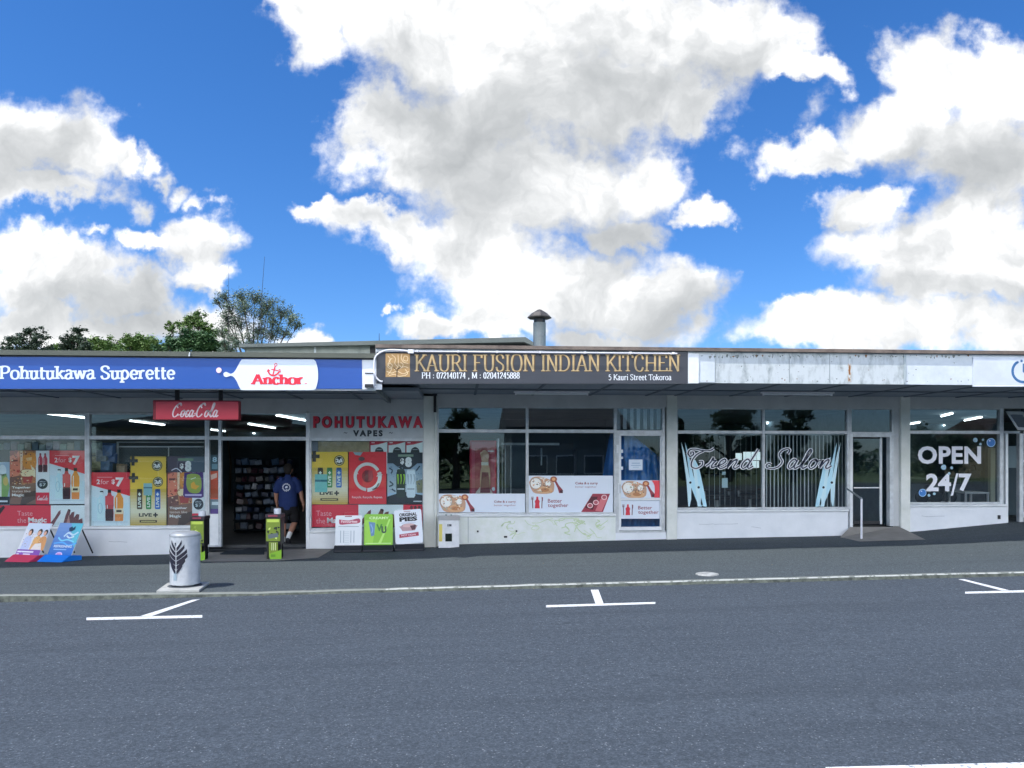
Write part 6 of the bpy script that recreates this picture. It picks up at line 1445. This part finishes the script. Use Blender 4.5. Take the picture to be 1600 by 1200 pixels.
for a in (1509, 1544):
    for b2 in (yy + .02, yy + .64):
        m_ = MB(); m_.box(X(a, yy), X(a, yy) + .04, b2, b2 + .04, .28, 1.0, ALUW); m_.build('leg', tb_)
m_ = MB(); m_.pbox(1548, 700, 1555, 785, 2.2, 2.3, mat('cream_post', 'b8bea8', .6)); m_.build('door_curtain', label='pale cream curtain strip at the right side of the laundry window', cat='curtain')
# bag hanging
m_ = MB(); c = PY(1523, 742, 1.2); m_.box(c.x-.13, c.x+.13, 1.2, 1.35, c.z-.13, c.z+.12, mat('black_bag', '12161d', .7)); m_.tube([c + Vector((-.08, .07, .12)), c + Vector((-.05, .07, .22)), c + Vector((.05, .07, .22)), c + Vector((.08, .07, .12))], .012, mat('black_bag', '12161d', .7)); m_.build('hanging_bag', label='black bag hanging inside the laundry beside the figure 7', cat='bag', bevel=.02)
# entrance side things
m_ = MB(); m_.pbox(1575, 697, 1590, 731, 1.0, 1.03, mat('grey_poster', '8fa2aa', .6)); m_.build('wall_poster', label='grey poster on the wall inside the laundry entrance', cat='poster')
m_ = MB(); m_.pbox(1575, 731, 1590, 805, 1.0, 1.04, mat('entry_panel', '3c4c56', .5)); m_.build('entrance_screen', laundry)

# hairline cracks and patch lines on the painted low walls
def crack(shop, u0, v0, n, seed, st=9.0):
    rr = random.Random(seed); p = Print(-.0605, step=.0006); pts = [(u0, v0)]
    for _ in range(n): pts.append((pts[-1][0] + rr.uniform(.5, 1.2) * st, pts[-1][1] + rr.uniform(-.9, 1.0)))
    p.line(pts, .5, mat('crack_line', 'a3abb0', .9), 1, False); p.build('wall_crack', shop)
crack(salon, 1092, 819, 8, 3); crack(salon, 1174, 823, 3, 5, 5); crack(superette, 170, 846, 4, 6); crack(laundry, 1440, 806, 5, 8)
m_ = MB(); m_.pbox(731, 807, 732, 848, -.0635, -.0601, mat('panel_joint', 'aab4b6', .8)); m_.build('panel_joint', restaurant)
# dead leaves and grit blown against the kerb and walls
rr = random.Random(41); LF = [mat('dead_leaf', '6e5638', .8), mat('dead_leaf_pale', '94805a', .8), mat('grit', '8f9290', .9)]
m_ = MB()
for k in range(150):
    x = rr.uniform(-9.5, 9.5); near = rr.random()
    y = YK - .06 - abs(rr.gauss(0, .07)) if near < .5 else (-.12 - abs(rr.gauss(0, .12)) if near < .75 else rr.uniform(-5.0, -.3))
    z = (zr(x) if y < YK else gz(x, y)) + .006; s = rr.uniform(.006, .02); a = rr.uniform(0, 6.28)
    m_.face([(x + s*math.cos(a), y + s*math.sin(a), z), (x - .5*s*math.sin(a), y + .5*s*math.cos(a), z + s*.4), (x - s*math.cos(a), y - s*math.sin(a), z + .002), (x + .5*s*math.sin(a), y - .5*s*math.cos(a), z + s*.2)], rr.choice(LF))
m_.build('leaf_litter', kind='stuff', label='scattered dead leaves and grit along the kerb and footpath', cat='litter')
# ================================================================ trees
def leafmat(name, c, c2, rough=.6):
    m = mat(name, c, rough, var=1.0, vscale=1.4, c2=c2); return m
BARK = mat('bark', '5f554a', .9, var=.5, vscale=8)
def tree(name, label, cat, x, y, z0, h, clumps, lm, n, ls, trunk=.18, group=None, seed=1, lace=1.0, limbs=10, flat=.7, spread=1.0):
    'clumps: (dx, dz, r) in metres relative to base; leaves scattered through each'
    rr = random.Random(seed); root = empty(name, (x, y, z0), label, cat, group)
    m_ = MB(); top = max(c[1] for c in clumps)
    tp = [(x, y, z0 - .3), (x + .05*h*.2, y, z0 + h*.25), (x - .02*h, y, z0 + h*.5), (x, y, z0 + min(h*.8, top))]
    m_.tube(tp, [trunk, trunk*.8, trunk*.55, trunk*.2], BARK, 8); m_.build('trunk', root)
    tot = sum(c[2]**2 for c in clumps); vs = []; fs = []; br = MB()
    for ci, (dx, dz, r) in enumerate(clumps):
        cy_ = rr.uniform(-1, 1) * r * .9
        c = Vector((x + dx, y + cy_, z0 + dz))
        st = Vector((x, y, z0 + min(dz*.55 + .2, h*.7))); mid = st.lerp(c, .5) + Vector((rr.uniform(-.15, .15), 0, rr.uniform(.0, .3)))
        br.tube([st, mid, c], [trunk*.35, trunk*.2, trunk*.07], BARK, 5, False)
        subs = [c + Vector((rr.gauss(0, .5), rr.gauss(0, .5), rr.gauss(0, .4*flat/.7))) * r for _ in range(int(9 * lace) + 3)]
        for s in subs: br.tube([c.lerp(mid, .2), c.lerp(s, .5) + Vector((0, 0, .05*r)), s], [trunk*.09, trunk*.05, trunk*.025], BARK, 4, False)
        k = max(6, int(n * r * r / tot / len(subs)))
        for s in subs:
            for _ in range(k):
                d = Vector((rr.gauss(0, 1), rr.gauss(0, 1), rr.gauss(0, .8))); p = s + d * r * rr.choice((.12, .2, .3)) * spread
                a = rr.uniform(0, 6.28); t = rr.uniform(-.9, .9); l = ls * rr.uniform(.6, 1.3); w = l * .5
                e1 = Vector((math.cos(a), math.sin(a), t)).normalized(); e2 = e1.cross(Vector((rr.uniform(-1,1), rr.uniform(-1,1), 1))).normalized()
                i = len(vs); vs += [tuple(p - e1*l*.5), tuple(p + e2*w*.5), tuple(p + e1*l*.5), tuple(p - e2*w*.5)]; fs.append((i, i+1, i+2, i+3))
    br.build('limbs', root)
    cr = MB(); cr.raw(vs, fs, lm); cr.build('crown', root); return root
LG = leafmat('leaf_dark', '35563a', '557642'); LY = leafmat('leaf_light', '557440', '7a904e'); LO = leafmat('leaf_grey', '5c6e60', '83927a'); LB_ = leafmat('leaf_bronze', '34443a', '50604a')
def pt(u, v, y): return PY(u, v, y)
def behind(label, us, y, seed, lm, n, ls, name='tree', lace=1.0, trunk=.16, rs=1.0, flat=.7, spread=1.0):
    'us: list of (u, v, r px) clump centres'
    px = (y + 16) / 1200; um = sum(a for a, _, _ in us) / len(us); bx = X(um, y); z0 = 0
    cl_ = [(X(u, y) - bx, PY(u, v, y).z - z0, r * px * rs * (1.0 if 'lacy' in label.split(',')[0][:12] else 1.15)) for u, v, r in us]
    h = max(c[1] for c in cl_)
    return tree(name, label, 'tree', bx, y, z0, h, cl_, lm, n, ls, trunk, 'trees behind the shops', seed, lace, flat=flat, spread=spread)
behind('dark ragged tree standing highest at the left edge above the blue sign', [(48,517,8),(36,530,9),(20,532,9),(58,530,9),(50,543,12),(28,545,12),(70,545,10),(8,545,9)], 24, 11, LB_, 8000, .13, 'conifer')
behind('ragged open tree above the word Superette, right of the highest left tree', [(121,516,7),(116,530,9),(104,535,8),(128,532,8),(120,545,12),(103,545,8),(136,545,8)], 25, 12, LB_, 7000, .13, 'conifer')
behind('low pale green tree between the two ragged trees and the bushy ones', [(90,546,8),(148,540,10),(160,536,8),(176,541,10),(150,548,12),(188,546,9)], 28, 13, LY, 6500, .14)
behind('bushy green tree in the middle of the row behind the blue sign', [(205,536,10),(218,530,10),(232,534,10),(222,545,14),(245,540,12),(200,546,11)], 26, 14, LY, 9000, .14)
behind('dense dark green tree left of the lacy tree', [(268,538,12),(286,532,14),(305,528,14),(322,538,14),(340,544,12),(290,546,16),(262,547,12),(318,547,14)], 22, 15, LG, 15000, .14)
behind('tall loose light green tree behind the dense dark one', [(305,496,9),(296,508,10),(312,508,11),(322,520,11),(290,520,10),(278,506,5),(264,505,4),(270,515,6),(335,520,9),(310,534,14)], 27, 16, LY, 9000, .13)
lace = [(350,462,9),(375,462,11),(398,464,12),(420,475,12),(440,486,12),(456,500,11),(466,508,7),(360,480,12),(385,482,13),(408,490,13),(430,502,12),(352,500,11),(375,505,13),(400,512,13),(425,520,12),(448,520,9),(345,520,9),(365,530,12),(395,532,12),(340,470,6)]
behind('wide lacy open crowned tree right of the dense dark tree', lace, 20, 17, LO, 17000, .085, 'lacy_tree', 2.2, .13, 1.0, spread=1.7)
behind('thin twiggy young tree between the dense tree and the grey rear roof', [(352,535,6),(362,545,7),(372,538,6),(345,548,6)], 17, 18, LO, 500, .12, 'twiggy_tree', 1.2, .06)
# aerials
for u0, v0, u1, v1, y, r, lb in ((408,475,413.5,401,19.5,.013,'long thin whip aerial leaning over the lacy tree'),(357,470,357.5,415,19.5,.009,'short thin aerial left of the long whip aerial'),(592.5,546,592.5,521,5.0,.012,'tiny aerial on the rear roof left of the gold square')):
    a = empty('aerial', (X(u0, y), y, .0 if y > 10 else 3.5), lb, 'aerial'); m_ = MB(); p0 = PY(u0, v0, y); p1 = PY(u1, v1, y)
    m_.tube([(p0.x, y, 0 if y > 10 else 3.5), p0], r * 1.3, DARKB, 6); m_.build('mast', a); m_ = MB(); m_.tube([p0, p1], [r, r * .5], DARKB, 6); m_.build('whip', a)
# ================================================================ across the street (seen mirrored in the shop glass)
def mx(u, d): return math.tan(math.atan((u - 800) / 1200) + YAW) * (d - CAMY) if False else PY(u, 720, d).x
RM = leafmat('far_leaf', '33502c', '4c6a34')
def mirror_tree(u, vtop, w, d, seed, label):
    'tree whose reflection in the glass plane y=0 shows at pixel u; d = distance behind the glass plane'
    x = mx(u, d); px = (d + 16) / 1200; h = PY(u, vtop, d).z; z0 = gl(x, -d); rw = w * px / 2
    rr = random.Random(seed); cl_ = []
    for k in range(16):
        t = rr.random(); cl_.append((rr.uniform(-1, 1) * rw * (1 - .5 * t), h * (.3 + .62 * t), rw * rr.uniform(.28, .42)))
    return tree('street_tree', label, 'tree', x, -d, z0, h, cl_, RM, 5200, .34, .3, 'trees across the street', seed)
mirror_tree(712, 640, 70, 36, 21, 'broad tree across the street facing the left restaurant window')
mirror_tree(1140, 615, 95, 38, 22, 'largest dark tree across the street facing the salon')
mirror_tree(1240, 638, 60, 36, 23, 'smaller rounded tree across the street facing the salon blinds')
mirror_tree(1470, 690, 110, 40, 24, 'low spreading tree across the street facing the laundry')
mirror_tree(1068, 640, 26, 44, 25, 'slim tree across the street facing the salon pillar')
mirror_tree(1320, 690, 60, 46, 26, 'small tree across the street facing the salon door')
mirror_tree(560, 660, 120, 40, 27, 'wide tree across the street facing the vape sign')
mirror_tree(640, 650, 80, 42, 28, 'tree across the street facing the grocery pillar')
mirror_tree(60, 690, 90, 46, 29, 'tree across the street facing the leftmost window')
mirror_tree(-150, 650, 140, 44, 30, 'tall tree across the street beyond the left edge')
mirror_tree(1680, 650, 160, 44, 31, 'tall tree across the street beyond the right edge')
def house(u0, u1, veave, vridge, d, wall, roof, label, gable=False):
    x0, x1 = mx(u0, d), mx(u1, d); z0 = gl((x0+x1)/2, -d) - .1; ze = PY((u0+u1)/2, veave, d).z; zr_ = PY((u0+u1)/2, vridge, d).z
    root = empty('house', ((x0+x1)/2, -d, z0), label, 'house', 'houses across the street'); D = 8
    m_ = MB(); k = 0; z = z0
    while z < ze:          # weatherboards
        m_.box(x0, x1, -d - D, -d, z, min(z + .17, ze), wall); m_.box(x0 - .0, x1, -d, -d + .02, z, z + .02, wall); z += .18
    m_.build('wall', root)
    m_ = MB(); o_ = .4; xm = (x0+x1)/2
    if gable: pr = [(x0-o_, -d+o_, ze), (xm, -d+o_, zr_), (x1+o_, -d+o_, ze), (x1+o_, -d+o_, ze-.12), (x0-o_, -d+o_, ze-.12)]; m_.prism(pr, (0, -D-2*o_, 0), roof)
    else: pr = [(x0-o_, -d+o_, ze), (x0-o_, -d-D/2, zr_), (x0-o_, -d-D-o_, ze), (x0-o_, -d-D-o_, ze-.1), (x0-o_, -d+o_, ze-.1)]; m_.prism(pr, (x1-x0+2*o_, 0, 0), roof)
    m_.build('roof', root)
    w_ = (x1-x0)/4
    for k in (0, 1, 2):
        a = x0 + w_ * (k + .6); m_ = MB(); m_.box(a - .08, a + w_*.6 + .08, -d, -d + .04, z0 + .95, z0 + 2.15, ALUW); f_ = m_.build('window', root)
        m_ = MB(); m_.box(a, a + w_*.6, -d + .04, -d + .05, z0 + 1.03, z0 + 2.07, mat('far_pane', '32424c', .1)); m_.build('pane', f_)
house(800, 975, 668, 632, 34, mat('grey_weatherboard', '7f8a8c', .8, var=.3, vscale=2), mat('dark_roof', '3d4448', .7, var=.4, vscale=2), 'grey weatherboard house across the street facing the restaurant')
house(150, 470, 665, 640, 36, mat('cream_weatherboard', 'b8b4a2', .8, var=.3, vscale=2), mat('grey_roof', '6a7074', .7, var=.4, vscale=2), 'cream house with a grey gable roof across the street facing the grocery', True)
house(1570, 1800, 680, 650, 40, mat('tan_weatherboard', 'a69b80', .8, var=.3, vscale=2), mat('brown_roof', '5a4a40', .7, var=.4, vscale=2), 'tan house across the street facing the laundry entrance')
# hedge line closing the far verge
m_ = MB(); rr = random.Random(77); vs = []; fs = []
for k in range(9000):
    x = rr.uniform(-60, 60); z = gl(x, -52) + rr.uniform(0, 1) ** .8 * (2.2 + .7 * math.sin(x * .5)); y = -52 + rr.gauss(0, .5)
    p = Vector((x, y, z)); a = rr.uniform(0, 6.28); e1 = Vector((math.cos(a), math.sin(a), rr.uniform(-1, 1))).normalized(); e2 = e1.cross(Vector((0, 0.3, 1))).normalized(); l = .3
    i = len(vs); vs += [tuple(p - e1*l), tuple(p + e2*l*.6), tuple(p + e1*l), tuple(p - e2*l*.6)]; fs.append((i, i+1, i+2, i+3))
m_.raw(vs, fs, RM); m_.build('hedge', kind='stuff', label='long leafy hedge closing the far side of the street', cat='hedge')
